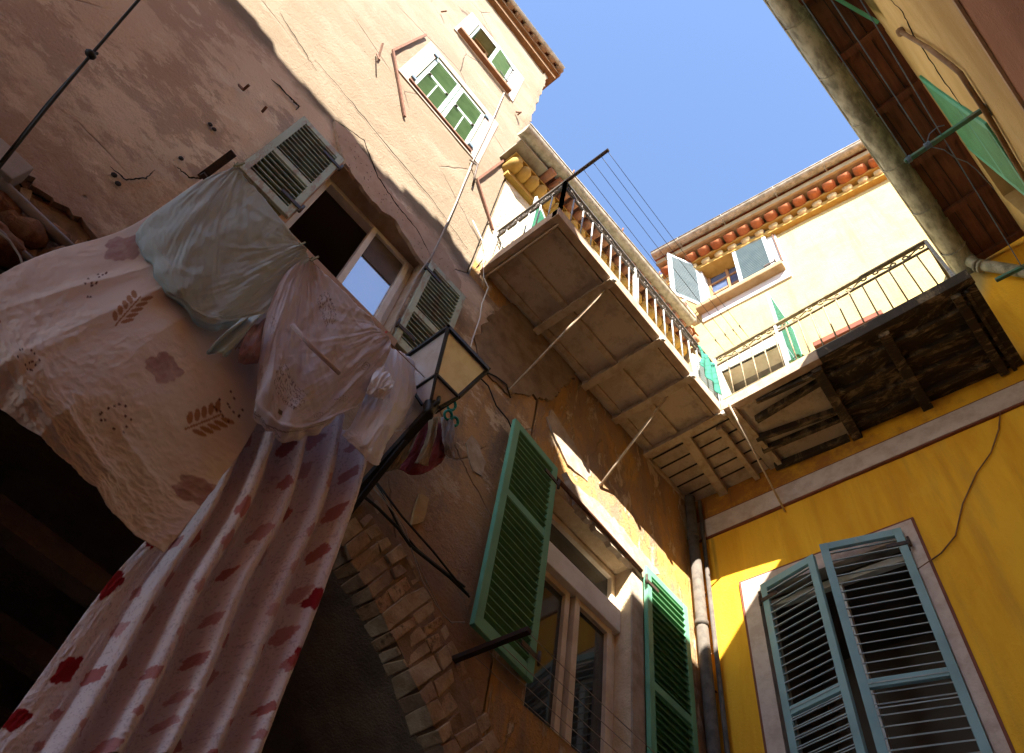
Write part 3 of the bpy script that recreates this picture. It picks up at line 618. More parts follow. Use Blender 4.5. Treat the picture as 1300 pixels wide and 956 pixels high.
# braces
for p,q in (((770,366),(645,497)),((847,503),(762,616))):
    b=MB(); b.tube([Zp(*p,ZS-.03),A(*q,.02)],.013,6); b.ball(A(*q,.0),.03); b.build('brace',M['beam'],BA)
def railing(parent,P,Q,z0,z1,n,mb,mt,scr=.14,scroll=True,posts=(0,1),bal_mat=None,per=2):
    P=Vector((P[0],P[1],0));Q=Vector((Q[0],Q[1],0));F=Fr(P,Q-P,Vector((0,0,1)).cross(Q-P)); L=(Q-P).length
    b=MB(); b.box(F,-.0,L,-.02,.02,z1-.012,z1+.012); b.build('top_rail',mt,parent)
    b=MB(); b.box(F,0,L,-.012,.012,z1-scr-.007,z1-scr+.007); b.build('lower_rail',mt,parent)
    b=MB(); b.box(F,0,L,-.012,.012,z0+.045,z0+.06); b.build('bottom_rail',mt,parent)
    for i in range(1,n):
        s=L*i/n; b=MB(); b.tube([F.p(s,0,z0+.05),F.p(s,0,z1-scr)],.0088,6); b.build('baluster',bal_mat or mb,parent)
    for t in posts:
        b=MB(); s=L*t; b.box(F,s-.016,s+.016,-.016,.016,z0,z1); b.build('post',mb,parent)
    if scroll:
        b=MB(); m_=max(1,n//per); step=L/m_; h=scr-.03; zc=z1-scr/2
        for i in range(m_):
            c=step*(i+.5); up=1 if i%2==0 else -1
            pts=[]
            # S scroll with curled ends
            for j in range(15):
                t=j/14; ang=math.pi*2.2*(1-t); rr=.012+.028*t; pts.append(F.p(c-step*.27-rr*math.cos(ang+math.pi)*1.2,0,zc+up*(.012+rr*math.sin(ang))))
            for j in range(1,12):
                t=j/12; pts.append(F.p(c-step*.27+step*.54*t,0,zc+up*(.035*math.cos(math.pi*t))))
            for j in range(15):
                t=j/14; ang=math.pi*2.2*t; rr=.04-.028*t; pts.append(F.p(c+step*.27+rr*math.cos(ang+math.pi)*1.2,0,zc-up*(.012+rr*math.sin(ang))))
            b.tube(pts,.0088,5)
        b.build('scrollwork',mt,parent)
ZR=7.62
railing(BA,(-2.98,yE+.03),(xo-.02,yE+.03),ZT,ZR,6,M['rail'],M['railD'],per=1)
railing(BA,(xo-.02,yE+.03),(xo-.02,4.44),ZT,ZR,17,M['rail'],M['railD'],posts=(0,.45,1),per=2)
# ================================================================== HOUSE B (yellow, end of the alley)
HB=thing('yellow_house','bright yellow house across the end of the alley with tiled eave','house',tuple(FB.p(2,0,-1.6)))
def sB(x,y,n=0): return FB.sz(B(x,y,n))
WT=(.56,1.98,2.2,5.28)      # teal shutter window
WU=(.60,1.65,10.62,12.02)   # upper window
DB=(.62,1.48,6.82,8.85)     # balcony door
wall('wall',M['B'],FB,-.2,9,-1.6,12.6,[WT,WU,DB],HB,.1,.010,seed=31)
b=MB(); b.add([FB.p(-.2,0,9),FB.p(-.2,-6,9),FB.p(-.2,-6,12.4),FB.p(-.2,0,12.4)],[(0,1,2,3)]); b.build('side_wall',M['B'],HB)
# string course
p0=sB(885,688);p1=sB(1300,512);p2=sB(885,667);p3=sB(1300,486.7)
zb0,zb1=6.02,6.20
def zline(x0,y0,x1,y1):
    a=FB.sz(B(x0,y0));c=FB.sz(B(x1,y1)); k=(c[1]-a[1])/(c[0]-a[0]); return lambda s:a[1]+k*(s-a[0])
lo=zline(960,657.3,1300,512); hi=zline(960,634.7,1300,486.7)
b=MB(); ml=MB()
for s0,s1 in ((.0,9),):
    b.hexa([FB.p(s0,-.02,lo(s0)),FB.p(s1,-.02,lo(s1)),FB.p(s1,.030,lo(s1)),FB.p(s0,.030,lo(s0)),FB.p(s0,-.02,hi(s0)),FB.p(s1,-.02,hi(s1)),FB.p(s1,.030,hi(s1)),FB.p(s0,.030,hi(s0))])
    for f_,d0,d1 in ((lo,-.018,.0),(hi,0,.018)): ml.hexa([FB.p(s0,-.02,f_(s0)+d0),FB.p(s1,-.02,f_(s1)+d0),FB.p(s1,.024,f_(s1)+d0),FB.p(s0,.024,f_(s0)+d0),FB.p(s0,-.02,f_(s0)+d1),FB.p(s1,-.02,f_(s1)+d1),FB.p(s1,.024,f_(s1)+d1),FB.p(s0,.024,f_(s0)+d1)])
b.build('string_course',M['trim'],HB); ml.build('string_course_line',M['maroon'],HB)
# teal window surround
def surround(parent,F,o,i,n,mat,line=None,lw=.02):
    b=MB()
    (a0,a1,c0,c1),(s0,s1,z0,z1)=o,i
    b.box(F,a0,s0,-.02,n,c0,c1);b.box(F,s1,a1,-.02,n,c0,c1);b.box(F,s0,s1,-.02,n,z1,c1)
    if c0<z0:b.box(F,s0,s1,-.02,n,c0,z0)
    b.build('window_surround',mat,parent)
    if line:
        b=MB(); b.box(F,a0-lw,a0,-.02,n-.006,c0-lw,c1+lw);b.box(F,a1,a1+lw,-.02,n-.006,c0-lw,c1+lw);b.box(F,a0,a1,-.02,n-.006,c1,c1+lw)
        b.build('surround_line',line,parent)
tl=FB.sz(B(942,742)); tr=FB.sz(B(1157,660))
surround(HB,FB,(tl[0],tr[0],1.9,5.37),(WT[0]+.02,WT[1]-.04,2.2,5.2),.022,M['trim'],M['maroon'],.022)
b=MB(); reveal(b,FB,WT,.2); b.build('window_reveal',M['trim'],HB); b=MB(); room(b,FB,WT,.2,1.3); b.build('room',M['room'],HB)
b=MB(); frame_rect(b,FB,(WT[0],WT[1],2.2,5.2),.07,-.2,-.14); b.box(FB,1.2,1.28,-.2,-.14,2.2,5.2); b.build('window',M['white'],HB)
# teal leaves, both ajar
hl=FB.p(.64,.03,0); zt=5.22
fl=Zp(1035,706,zt); U1=Vector((fl.x-hl.x,fl.y-hl.y,0)); 
hr=FB.p(1.93,.03,0); fr=Zp(1041,695,zt+.06); U2=Vector((fr.x-hr.x,fr.y-hr.y,0))
shutter(HB,hl.xy,U1,min(.72,U1.length),2.5,zt,M['sh_blue'],M['sh_blueD'],.074,(.53,.2),stile=.065,th=.04,outer=1,label='left teal shutter leaf standing ajar')
shutter(HB,hr.xy,U2,min(.78,U2.length),2.5,zt+.06,M['sh_blue'],M['sh_blueD'],.082,(.50,.2),stile=.068,th=.04,outer=-1,label='right teal shutter leaf, wider gaps between its slats')
# upper window
surround(HB,FB,(WU[0]-.12,FB.sz(B(1006,352))[0],10.28,12.16),WU,.025,M['trimW'])
b=MB(); reveal(b,FB,WU,.22); b.build('window_reveal',M['trimW'],HB); b=MB(); room(b,FB,WU,.22,1.2); b.build('room',M['room'],HB)
b=MB(); frame_rect(b,FB,(WU[0],1.28,10.62,12.0),.05,-.2,-.14); b.box(FB,.92,.97,-.2,-.14,10.65,11.95)
for z in (10.95,11.28,11.6): b.box(FB,.65,1.24,-.19,-.15,z-.025,z+.025)
wf=b.build('window',M['timber'],HB,.004); b=MB(); b.box(FB,.65,1.24,-.175,-.17,10.66,11.96); b.build('pane',simple('blue_pane',(.10,.14,.25),(.06,.09,.16),4,.15),wf)
shutter(HB,FB.p(1.72,.045,0).xy,-FB.S,.56,10.63,12.04,M['sh_white'],M['sh_sky'],.048,(),outer=-1,stile=.06,topw=.05,label='white framed blue louvred shutter closed over half the upper window')
hh=FB.p(.57,.03,0); ff=Zp(847.5,320.8,12.06); U3=Vector((ff.x-hh.x,ff.y-hh.y,0))
shutter(HB,hh.xy,U3,U3.length,10.63,12.06,M['sh_white'],M['sh_sky'],.048,(),outer=1,stile=.07,topw=.06,label='white framed blue louvred shutter swung open at the roof corner')
b=MB(); b.box(FB,WU[0]-.15,WU[1]+.18,.0,.16,10.5,10.62); b.build('sill',simple('stone_sill',(.36,.26,.15),(.28,.19,.1),7,.9,.01),HB,.02)
b=MB(); b.bar(FB.p(1.83,.05,12.05),FB.p(1.83,.05,10.75),.015,.015); b.build('stay',M['rust'],HB)
# balcony door
surround(HB,FB,(.42,1.62,6.82,9.05),DB,.022,M['trimW'])
b=MB(); reveal(b,FB,DB,.25); b.build('door_reveal',M['cream'],HB); b=MB(); room(b,FB,DB,.25,1.3); b.build('room',simple('room_grey',(.30,.26,.22),(.22,.19,.16)),HB)
b=MB(); frame_rect(b,FB,(DB[0],DB[1],6.82,8.3),.06,-.24,-.18); b.box(FB,.66,1.44,-.26,-.16,7.9,8.02); b.build('door',M['timber'],HB,.004)
hd=FB.p(1.62,.03,0); fd=Zp(976,378,8.95); U4=Vector((fd.x-hd.x,fd.y-hd.y,0))
shutter(HB,hd.xy,U4,.66,6.85,8.95,M['sh_sky'],M['sh_teal'],.036,(.4,),outer=-1,tilt=1,hinges=False,label='pale blue door shutter with green louvres open on the high balcony')
shutter(HB,FB.p(.56,.03,0).xy,(-.25,-1),.42,6.85,8.9,M['sh_white'],M['sh_blueD'],.05,(.4,),outer=1,hinges=False)
b=MB(); s0=FB.sz(B(1036,441))[0]; s1=FB.sz(B(1123,400))[0]; b.box(FB,s0,s1,0,.14,8.24,8.34); b.build('ledge',simple('red_ledge',(.22,.06,.03),(.16,.045,.024),6,.8),HB,.01)
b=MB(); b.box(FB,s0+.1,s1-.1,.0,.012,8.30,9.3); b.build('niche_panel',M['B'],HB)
# eave of B
E0=B(829,324,.45); E1=B(1097,181,.45); dS=(E1-E0).normalized()
FG=Fr(FB.p(FB.sz(E0)[0],0,E0.z-.02),dS,FB.N,Vector((0,0,1))); FG.Z=dS.cross(FB.N); 
if FG.Z.z<0: FG.Z=-FG.Z
Lg=4.6
b=MB(); b.box(FG,.05,Lg,-.3,.09,-.52,-.42); b.box(FG,.03,Lg,-.3,.15,-.33,-.27); b.build('cornice',M['tileY'],HB)
b=MB(); s=.1; 
while s<Lg: b.tube([FG.p(s,-.1,-.40),FG.p(s,.12,-.395)],.075,12); s+=.235
b.build('scallops',simple('cream_scallop',(.62,.48,.24),(.5,.34,.14),10),HB)
b=MB(); s=.12
while s<Lg: b.tube([FG.p(s,-.1,-.22),FG.p(s,.22,-.215),FG.p(s,.26,-.20)],[.098,.098,.085],14); s+=.235
b.build('eave_tiles',M['tile'],HB)
b=MB(); b.box(FG,0,Lg,-.3,.33,-.13,-.08); b.box(FG,0,Lg,.30,.34,-.16,-.03); b.build('soffit',simple('cream_soffit',(.42,.33,.19),(.34,.26,.14),8),HB)
gb=gutter('gutter',M['gutterP'],FG,-.02,Lg,.42,.06,.08,HB)
for s in (.5,1.3,2.2,3.0,3.8): b=MB(); b.tube([FG.p(s,.32,.0),FG.p(s,.34,-.02),FG.p(s,.42,-.03),FG.p(s,.505,.06)],.011,6); b.build('bracket',M['zinc'],gb)
b=MB(); b.add([FG.p(-.05,.36,.06),FG.p(6,.36,.06),FG.p(6,-4,1.3),FG.p(-.05,-4,1.3)],[(0,1,2,3)]); b.build('roof',M['tile'],HB)
# ================================================================== high balcony on house B
xe=.46
BB=thing('balcony','dark stained balcony with scrolled railing high on the yellow house','balcony',(-.8,5.3,ZS))
FY=Fr((-2.06,4.43,0),(xe+2.06,.04,0),(0,1,0)); 
xm=Zp(1034,470,ZS).x
b=MB(); b.box(FW,-2.055,xm,4.44,5.42,ZS+.03,ZT); b.build('slab',M['panel'],BB)
b=MB(); b.box(FW,xm,xe,4.45,5.52,ZS+.02,ZT); b.build('slab',M['stain'],BB)
b=MB(); b.box(FW,-2.045,xm+.1,4.42,4.50,ZS-.01,ZT+.012); b.build('edge_beam',M['concL'],BB,.006)
b=MB(); b.box(FW,xm+.103,xe+.02,4.42,4.50,ZS-.01,ZT+.010); b.build('edge_beam',M['stain'],BB,.006)
b=MB(); b.box(FW,xe-.06,xe+.012,4.505,5.52,ZS-.02,ZT+.008); b.box(FW,xe-.1,xe-.062,4.52,5.54,ZS-.05,ZS+.02); b.build('edge_beam',M['stain'],BB,.006)
c4=lambda x,y:Zp(960+x/3.75,420+y/3.75,ZS)
for p,q,wd in (((0,330),(270,205),.035),((0,420),(300,240),.05),((0,510),(375,380),.04),((30,565),(405,410),.04),((90,645),(440,505),.05)):
    b=MB(); b.bar(c4(*p)+Vector((0,0,-.01)),c4(*q)+Vector((0,0,-.01)),wd,.08); b.build('joist',M['stain'],BB)
for p,q,wd in (((280,170),(470,490),.10),((680,120),(820,370),.10),((1130,120),(1180,200),.08)):
    b=MB(); P_=c4(*p);Q_=c4(*q); P_.y=4.5; b.bar(P_+Vector((0,0,-.02)),Vector((Q_.x,5.50,ZS-.02)),wd,.10); b.build('joist',M['stain'],BB,.005)
for k in range(4):
    y=4.66+k*.22; b=MB(); b.bar(Vector((xm,y,ZS-.0)),Vector((xe-.06,y+.03,ZS)),.05,.06); b.build('joist',M['stain'],BB,.004)
p=Zp(925,513,ZS-.02); q=Zp(982,598,ZS-.02)
b=MB(); b.bar(Vector((p.x,4.46,ZS-.01)),Vector((p.x+.02,5.40,ZS-.01)),.05,.05); b.build('joist',M['beam'],BB)
b=MB(); b.tube([Zp(925,513,ZS-.04),B(997,650,.02)],.010,6); b.build('brace',M['beam'],BB)
railing(BB,(-2.03,4.45),(xe-.09,4.47),ZT,ZR+.04,17,M['rail'],M['railO'],posts=(0,.31,1),bal_mat=M['railO'],per=2)
railing(BB,(xe-.09,4.49),(xe-.06,5.50),ZT,ZR+.04,6,M['railO'],M['railO'],per=1)
b=MB(); b.box(FW,xe-.105,xe-.075,4.47,5.5,ZR+.053,ZR+.07); b.build('handrail',M['railO'],BB)
# green fabric at the railing end
def grid_obj(name,P,mat,parent=None,thick=.003,smooth=True):
    nu,nv=P.shape[:2]; mb=MB(); fs=[(i*nv+j,(i+1)*nv+j,(i+1)*nv+j+1,i*nv+j+1) for i in range(nu-1) for j in range(nv-1)]
    mb.add([tuple(p) for p in P.reshape(-1,3)],fs,smooth); o=mb.build(name,mat,parent)
    s=o.modifiers.new('solid','SOLIDIFY'); s.thickness=thick; s.offset=0
    return o
P=np.zeros((20,20,3))
for i in range(20):
    for j in range(20):
        u=i/19;v=j/19; P[i,j]=(-2.04+.02*math.sin(u*14)+.02*v, 4.10+.30*u+.04*math.sin(v*5)*(1-u),7.50-.64*v*(.75+.25*u))
tag(grid_obj('cloth',P,M['greenfab']),'dark green fabric tied at the corner where both balcony railings meet','cloth')
# potted plants on the high balcony
def leafblob(mb,c,r,n,sz,rnd,hz=1):
    for _ in range(n):
        a=rnd.uniform(0,6.28);t=rnd.uniform(-1,1);rr=r*rnd.random()**.4
        p=Vector(c)+Vector((math.cos(a)*math.sqrt(1-t*t)*rr,math.sin(a)*math.sqrt(1-t*t)*rr,t*rr*hz))
        d=Vector((rnd.uniform(-1,1),rnd.uniform(-1,1),rnd.uniform(-.5,1))).normalized(); s=d.cross(Vector((rnd.random(),rnd.random(),.3))).normalized()*sz*.35
        mb.add([p-d*sz/2,p+s,p+d*sz/2,p-s],[(0,1,2,3)])
rnd=random.Random(4)
for i,(x,y,lab,rr,nn) in enumerate(((-1.62,4.85,'bushy dark plant in a pot nearest the balcony door middle',.17,150),(-1.25,4.75,'low bright green plant at the foot of the open door shutter',.13,120),(-2.3,4.8,'trailing green plant at the corner end of the high balcony',.15,110))):
    T=thing('potted_plant',lab,'plant',(x,y,ZT),'potted plants on the high balcony')
    b=MB(); b.tube([Vector((x,y,ZT)),Vector((x,y,ZT+.16))],[.07,.10],14); b.build('pot',M['pot'],T)
    b=MB(); leafblob(b,(x,y,ZT+.30+rr*.4),rr,nn,.06,rnd,1.2)
    b.build('foliage',M['leaf'],T)
    b=MB()
    for k_ in range(5): b.tube([Vector((x,y,ZT+.14)),Vector((x+rnd.uniform(-.1,.1),y+rnd.uniform(-.1,.1),ZT+.36))],.004,5)
    b.build('stem',M['dry'],T)
# ================================================================== HOUSE D (right, overhead)
HD=thing('right_house','ochre and pink house at upper right with a dark boarded eave','house',tuple(FD.p(0,0,-1.6)))
sz=FD.sz
WD=(.95,2.30,6.55,8.20)
wall('wall',M['D'],FD,-4.1,3.4,-1.6,8.52,[WD],HD,.12,.008,seed=51)
b=MB(); b.box(FD,-10,3.4,0,.018,5.10,5.15); b.build('paint_line',simple('pale_line',(.66,.50,.33),(.55,.4,.25)),HD)
# rear wing (taller, behind the viewer) whose roof edge shades the alley
b=MB(); b.box(FD,-14,-3.45,-8,0.0,-1.6,10.4); b.build('rear_wing',M['D'],HD)
b=MB(); random.seed(9)
yv=-11.0
while yv<-.75:
    h=10.66+.07*math.sin(yv*2.1)+.06*math.sin(yv*5.3+1)+random.uniform(-.03,.03); b.box(FW,.38,.9,yv,yv+.205,10.3,h); yv+=.2
b.box(FW,1.0,6,-12,-1.35,8.3,10.4)
b.build('rear_eave',M['tile'],HD)
# eave boards, rafters
ge0=Zp(1018,62,8.45); 
FDe=Fr((1.08,2.48,0),FD.S,FD.N)
b=MB(); b.box(FDe,-5,3.02,.0,.55,8.50,8.53); b.build('eave_boards',M['eave'],HD)
for i in range(12):
    s=3.02-.06-i*.70; b=MB(); b.box(FDe,s-.035,s+.035,0,.54,8.455,8.50); b.build('rafter',M['eave'],HD)
b=MB()
for n_ in (.14,.28,.42): b.box(FDe,-5,3.0,n_-.004,n_+.004,8.494,8.5)
b.build('board_gap',M['int'],HD)
g0=Zp(973.4,0,8.48); g1=Zp(1096.9,182.7,8.48); g2=Zp(1181.5,299.8,8.48)
dG=(g2-g0).normalized(); FGd=Fr(g0,dG,Vector((-dG.y,dG.x,0)))
Ld=(B(1238,352,.02)-g0).dot(dG)
Ld=(g2-g0).length+.72
gd=gutter('gutter',M['zinc'],FGd,-5,Ld,-.115,8.52-g0.z,.125,HD,60,.004,True)
b=MB(); b.tube([FGd.p(-5,.012,.05),FGd.p(Ld,.012,.05)],.014,6)
s=-4.6
while s<Ld: b.tube([FGd.p(s,-.115+.131*math.cos(math.pi*j/10),8.52-g0.z-.131*math.sin(math.pi*j/10)) for j in range(11)],.008,5); s+=.62
b.build('bracket',M['zinc'],gd)
b=MB(); b.add([FGd.p(-3.0,-.02,8.56-g0.z),FGd.p(Ld,-.02,8.56-g0.z),FGd.p(Ld,-5,10.2-g0.z),FGd.p(-3.0,-5,10.2-g0.z)],[(0,1,2,3)]); b.build('roof',M['tile'],HD)
# outlet + downpipe across the yellow wall
o0=B(1213,318,.16); o1=B(1238,335,.13); o2=B(1300,345,.10); o3=B(1390,352,.10)
b=MB(); b.ball(o0,.10); b.tube([o0+Vector((0,0,.02)),(o0+o1)/2,o1,o2,o3],[.085,.08,.062,.062,.062],14)
q=B(1240,337,.13); qd=(o2-o1).normalized()
for t in (.0,.05): b.tube([q+qd*t,q+qd*(t+.025)],.075,12)
b.build('downpipe',M['zinc'],HD)
# windows on D
b=MB(); reveal(b,FD,WD,.22); b.build('window_reveal',M['D'],HD); b=MB(); room(b,FD,WD,.22,1.3); b.build('room',M['room'],HD)
P_=FD.p(.70,.02,0); shutter(HD,P_.xy,FD.S,.95,6.57,8.22,M['sh_teal'],M['sh_teal'],.04,(.42,),outer=1,stile=.08,label='turquoise shutter under the eave beside the clothes pole')
b=MB(); b.box(FD,.75,1.6,.006,.018,6.6,8.2); b.build('louvre_gap_shade',M['sh_greenD'],HD)  # darker green sheet standing in for shade between these slats
t0=D(1125,24,0); sT=FD.sz(t0)
shutter(HD,FD.p(sT[0]-.02,.05,0).xy,(-.45,-1),.6,sT[1]-.0,sT[1]+.45,M['sh_teal'],M['sh_teal'],.04,(),outer=1,stile=.08,hinges=False,label='turquoise shutter cut by the top edge of the photo')
# surface pipe on D
b=MB(); b.tube([D(x,y,.03) for x,y in ((1145,41),(1180,62),(1206,82),(1219,93),(1235,118),(1250,140),(1262,160),(1285,200),(1312,245))],.02,8)
b.tube([D(x,y,.03) for x,y in ((1142,38),(1145,43))],.035,8)
b.build('pipe',simple('brown_pipe',(.30,.19,.11),(.2,.12,.07),8,.7),HD)
tag(crack([(1110,-20),(1145,14),(1160,45),(1200,105),(1240,160)],None,n=.012,wd=.005,at=D,name='cable'),'thin dark cable drooping over the ochre wall at upper right','cable')
# ================================================================== poles with washing lines
PZ=6.30
T=thing('clothes_pole','green pole with blue washing lines fixed to the ochre wall, upper right','clothes pole',tuple(D(1250,137,0)))
pw=D(1252,136,0); pt=Zp(1149,205.5,pw.z)
b=MB(); b.bar(pw,pt,.035,.035); b.build('pole',M['greenpole'],T,.004)
b=MB(); b.box(FD,FD.sz(pw)[0]-.05,FD.sz(pw)[0]+.05,0,.03,pw.z-.07,pw.z+.07); b.build('wall_plate',M['zinc'],T)
def sag(p,q,s,n=10,dn=None): return [p+(q-p)*(i/n)+Vector((0,0,-s*4*(i/n)*(1-i/n))) for i in range(n+1)]
for (a_,e_) in (((1154,202),(1018,0)),((1178,186),(1055,0)),((1197,174),(1092,0))):
    P_=Zp(*a_,pw.z); Q_=Zp(*e_,pw.z+.02); d=Q_-P_; b=MB(); b.tube(sag(P_,P_+d*2.2,.02),.0045,5); b.build('washing_line',M['bluecord'],T)
b=MB(); P_=Zp(1197,174,pw.z); b.tube(sag(P_,P_+Vector((.02,2.3,0)),.03),.0045,5)
b.tube([Zp(x,y,pw.z-.02) for x,y in ((1180,186),(1198,190),(1212,200),(1228,206),(1240,216),(1262,240))],.004,5); b.tube([Zp(x,y,pw.z+.02) for x,y in ((1176,184),(1180,170),(1190,161),(1199,159))],.004,5); b.build('washing_line',M['bluecord'],T)
b=MB()
for x,y in ((1154,202),(1177,185),(1179,184)): 
    c_=Zp(x,y,pw.z); ux=(pt-pw).normalized()
    for t in range(3): b.tube([c_+ux*(.012*t-.012)+Vector((0,.024*math.cos(a),.024*math.sin(a))) for a in [i*math.pi/5 for i in range(11)]],.006,5)
b.build('knot',M['bluecord'],T)
pz=B(1264,356,.75); b=MB(); qz=Zp(1325,331,pz.z); b.bar(pz,Vector((1.2,pz.y+.02,pz.z)),.035,.035)
tag(b.build('clothes_pole',M['greenpole'],None,.004),'short green pole end in front of the yellow wall at the right edge','clothes pole')
# line arm on long balcony
T=thing('clothes_rack','black bar reaching out over the sky from the corner of the long balcony','clothes bar',(xo,yE,ZR))
tipA=Vector((-1.545,yE+.03,ZR+.03)); b=MB(); b.bar(Vector((-2.5,yE+.03,ZR+.03)),tipA,.03,.035); b.build('bar',M['metal'],T)
for i,(xx,e_) in enumerate(((-1.56,(938.7,414)),(-1.64,(923.7,416)),(-1.74,(912,425.5)),(-1.86,(899.6,430)))):
    P_=Vector((xx,yE+.03,ZR+.02)); Q_=Zp(*e_,ZR); Q_.y=4.40; Q_.x=xx-.02; b=MB(); b.tube(sag(P_,Q_,.03),.0028,5); b.build('washing_line',M['cable'],T)
    b=MB(); c=P_+(Q_-P_)*.93+Vector((0,0,-.01))
    b.tube([c+Vector((0,.022*math.cos(a),.022*math.sin(a))) for a in [k*math.pi/6 for k in range(13)]],.005,5); b.tube([c+Vector((0,.022,0)),c+Vector((0,.08,0))],.005,5); b.build('pulley',M['railO'],T)
# bars and brackets on the left house
def angle_bar(lab,pts,nn,r=.02,mat='rust',name='wall_bracket'):
    b=MB()
    for (p,q),(n0,n1) in zip(zip(pts,pts[1:]),nn): b.bar(A(*p,n0),A(*q,n1),r,r*1.4)
    return tag(b.build(name,M[mat]),lab,'bracket')
angle_bar('rusty L shaped bracket beside the closed mint shutters',[(541,44),(499,64),(514,148)],[(.03,.03),(.03,.02)])
angle_bar('rusty bracket at the seam where tan plaster meets cream',[(650,196),(606,228),(626,292)],[(.03,.03),(.03,.02)])
b=MB(); b.bar(A(254,226,.05),A(297,194,.3),.05,.012); b.bar(A(262,218,.0),A(258,224,.12),.03,.03); tag(b.build('line_bracket',M['metal']),'flat black slotted bracket at the upper end of the laundry line','bracket')
b=MB(); b.tube([A(597,203,.02),A(606,210,.08),A(603,222,.08),A(600,236,.03)],.012,6); tag(b.build('wall_hook',M['metal']),'small black hook where the pale wires meet on the tan wall','hook')
# lower window line bar + wires
wl=A(575,838,0); tp=Vector((-2.43,wl.y-.0,wl.z)); tp=Zp(672,800,wl.z)
T=thing('clothes_rack','dark wooden arm with thin wires below the tall green shutter','clothes bar',tuple(wl))
b=MB(); b.bar(wl,tp,.035,.03); b.build('bar',simple('dark_arm',(.05,.025,.018),(.03,.02,.015)),T)
for k_ in range(5):
    P_=wl+(tp-wl)*(.25+.18*k_); b=MB(); b.tube(sag(P_,P_+Vector((0,2.2,.0)),.03),.0025,5); b.build('washing_line',M['wire'],T)
# ================================================================== cables on walls
def cable(lab,pts,r,mat,at=A,name='cable'):
    b=MB(); b.tube(pts,r,6); return tag(b.build(name,M[mat]),lab,'cable')
cable('black service cable with a knot crossing the pink wall at upper left',[A(-30,250,.3),A(0,211,.35),A(60,136,.5),A(117,68,.62),A(176,0,.8),A(215,-45,.9)],.008,'cable')
b=MB(); b.tube([A(0,206,.36),A(60,131,.5),A(112,73,.61),A(119,66,.63)],.005,6); b.ball(A(115,69,.62),.022,1,1.3,1); b.tube([A(110,64,.62),A(124,68,.62)],.008,6); tag(b.build('cable',M['cable']),'thinner doubled cable knotted onto the black service cable at upper left','cable')
cable('pale wire dropping from the mint shutters past the laundry window',[A(x,y,.03) for x,y in ((640,118),(622,160),(600,205),(597,212),(580,255),(560,300),(548,325),(530,350),(505,400),(492,440))],.008,'wire')
cable('thin pale wire running down beside the right laundry shutter',[A(x,y,.03) for x,y in ((598,212),(577,262),(556,310),(545,335),(548,345),(500,425))],.006,'wire')
cable('white wire looping below the near end of the long balcony',[A(*p) for p in ((600,280,.03),(612,305,.02),(622,318,.1),(605,340,.06),(613,334,.05),(614,352,.06),(620,365,.05),(612,385,.04),(609,405,.02),(600,430,.02),(590,470,.02))],.006,'white')
cable('black cable bundle sagging from the lantern arm to the tall green shutter',[A(x,y,.06) for x,y in ((452,622),(480,645),(505,670),(522,694),(545,712),(570,732),(594,755))],.010,'cable')
cable('straight black cable from the lantern arm to the tall green shutter',[A(x,y,.07) for x,y in ((478,612),(510,655),(550,700),(596,758))],.007,'cable')
cable('second sagging black cable crossing above the brick arch',[A(x,y,.05) for x,y in ((476,610),(492,640),(508,672),(530,698),(560,722),(590,745))],.007,'cable')
cable('thin brown wire hanging loosely over the brick arch',[A(x,y,.06) for x,y in ((470,615),(500,650),(520,690),(535,735),(555,770),(572,790),(590,790))],.004,'wire')
cable('pale thin wire looped over the bricks beside the brown one',[A(x,y,.06) for x,y in ((474,612),(515,672),(523,700),(545,745),(562,780),(575,792))],.003,'wire')
cable('dark cable running down the ochre wall behind the lantern',[A(x,y,.03) for x,y in ((608,478),(620,490),(630,515),(645,533),(650,545))],.007,'cable')
cable('dark branch cable from behind the lantern towards the balcony brace',[A(x,y,.03) for x,y in ((612,470),(630,478),(643,488),(648,505))],.007,'cable')
cable('thin loose wire drooping across the yellow wall below the string course',[B(x,y,.02) for x,y in ((1278,495),(1270,520),(1268,545),(1258,575),(1240,600),(1222,640),(1213,680),(1195,702),(1172,718),(1160,726))],.006,'dry')
T=thing('conduit','thick grey conduit running along the wall below the pink plaster','conduit',tuple(A(10,240,.05)))
b=MB(); b.tube([A(-60,175,.06),A(10,241,.06),A(60,288,.06),A(130,354,.06)],.028,10); b.build('pipe',M['conduit'],T)
b=MB(); p=FA.sz(A(-8,222,.0)); b.box(FA,p[0]-.10,p[0]+.09,0,.12,p[1]-.07,p[1]+.09); b.build('junction_box',simple('box_grey',(.42,.37,.33),(.35,.3,.27)),T,.006)
b=MB(); b.tube([A(-40,262,.07),A(0,297,.07),A(35,327,.07),A(100,385,.07)],.018,10); tag(b.build('conduit',M['conduit']),'thinner grey conduit lower down across the rubble stones','conduit')
cable('thin pale wire hanging over the rubble at far left',[A(x,y,.10) for x,y in ((-10,288),(12,305),(25,325),(33,350),(42,372))],.005,'wire')
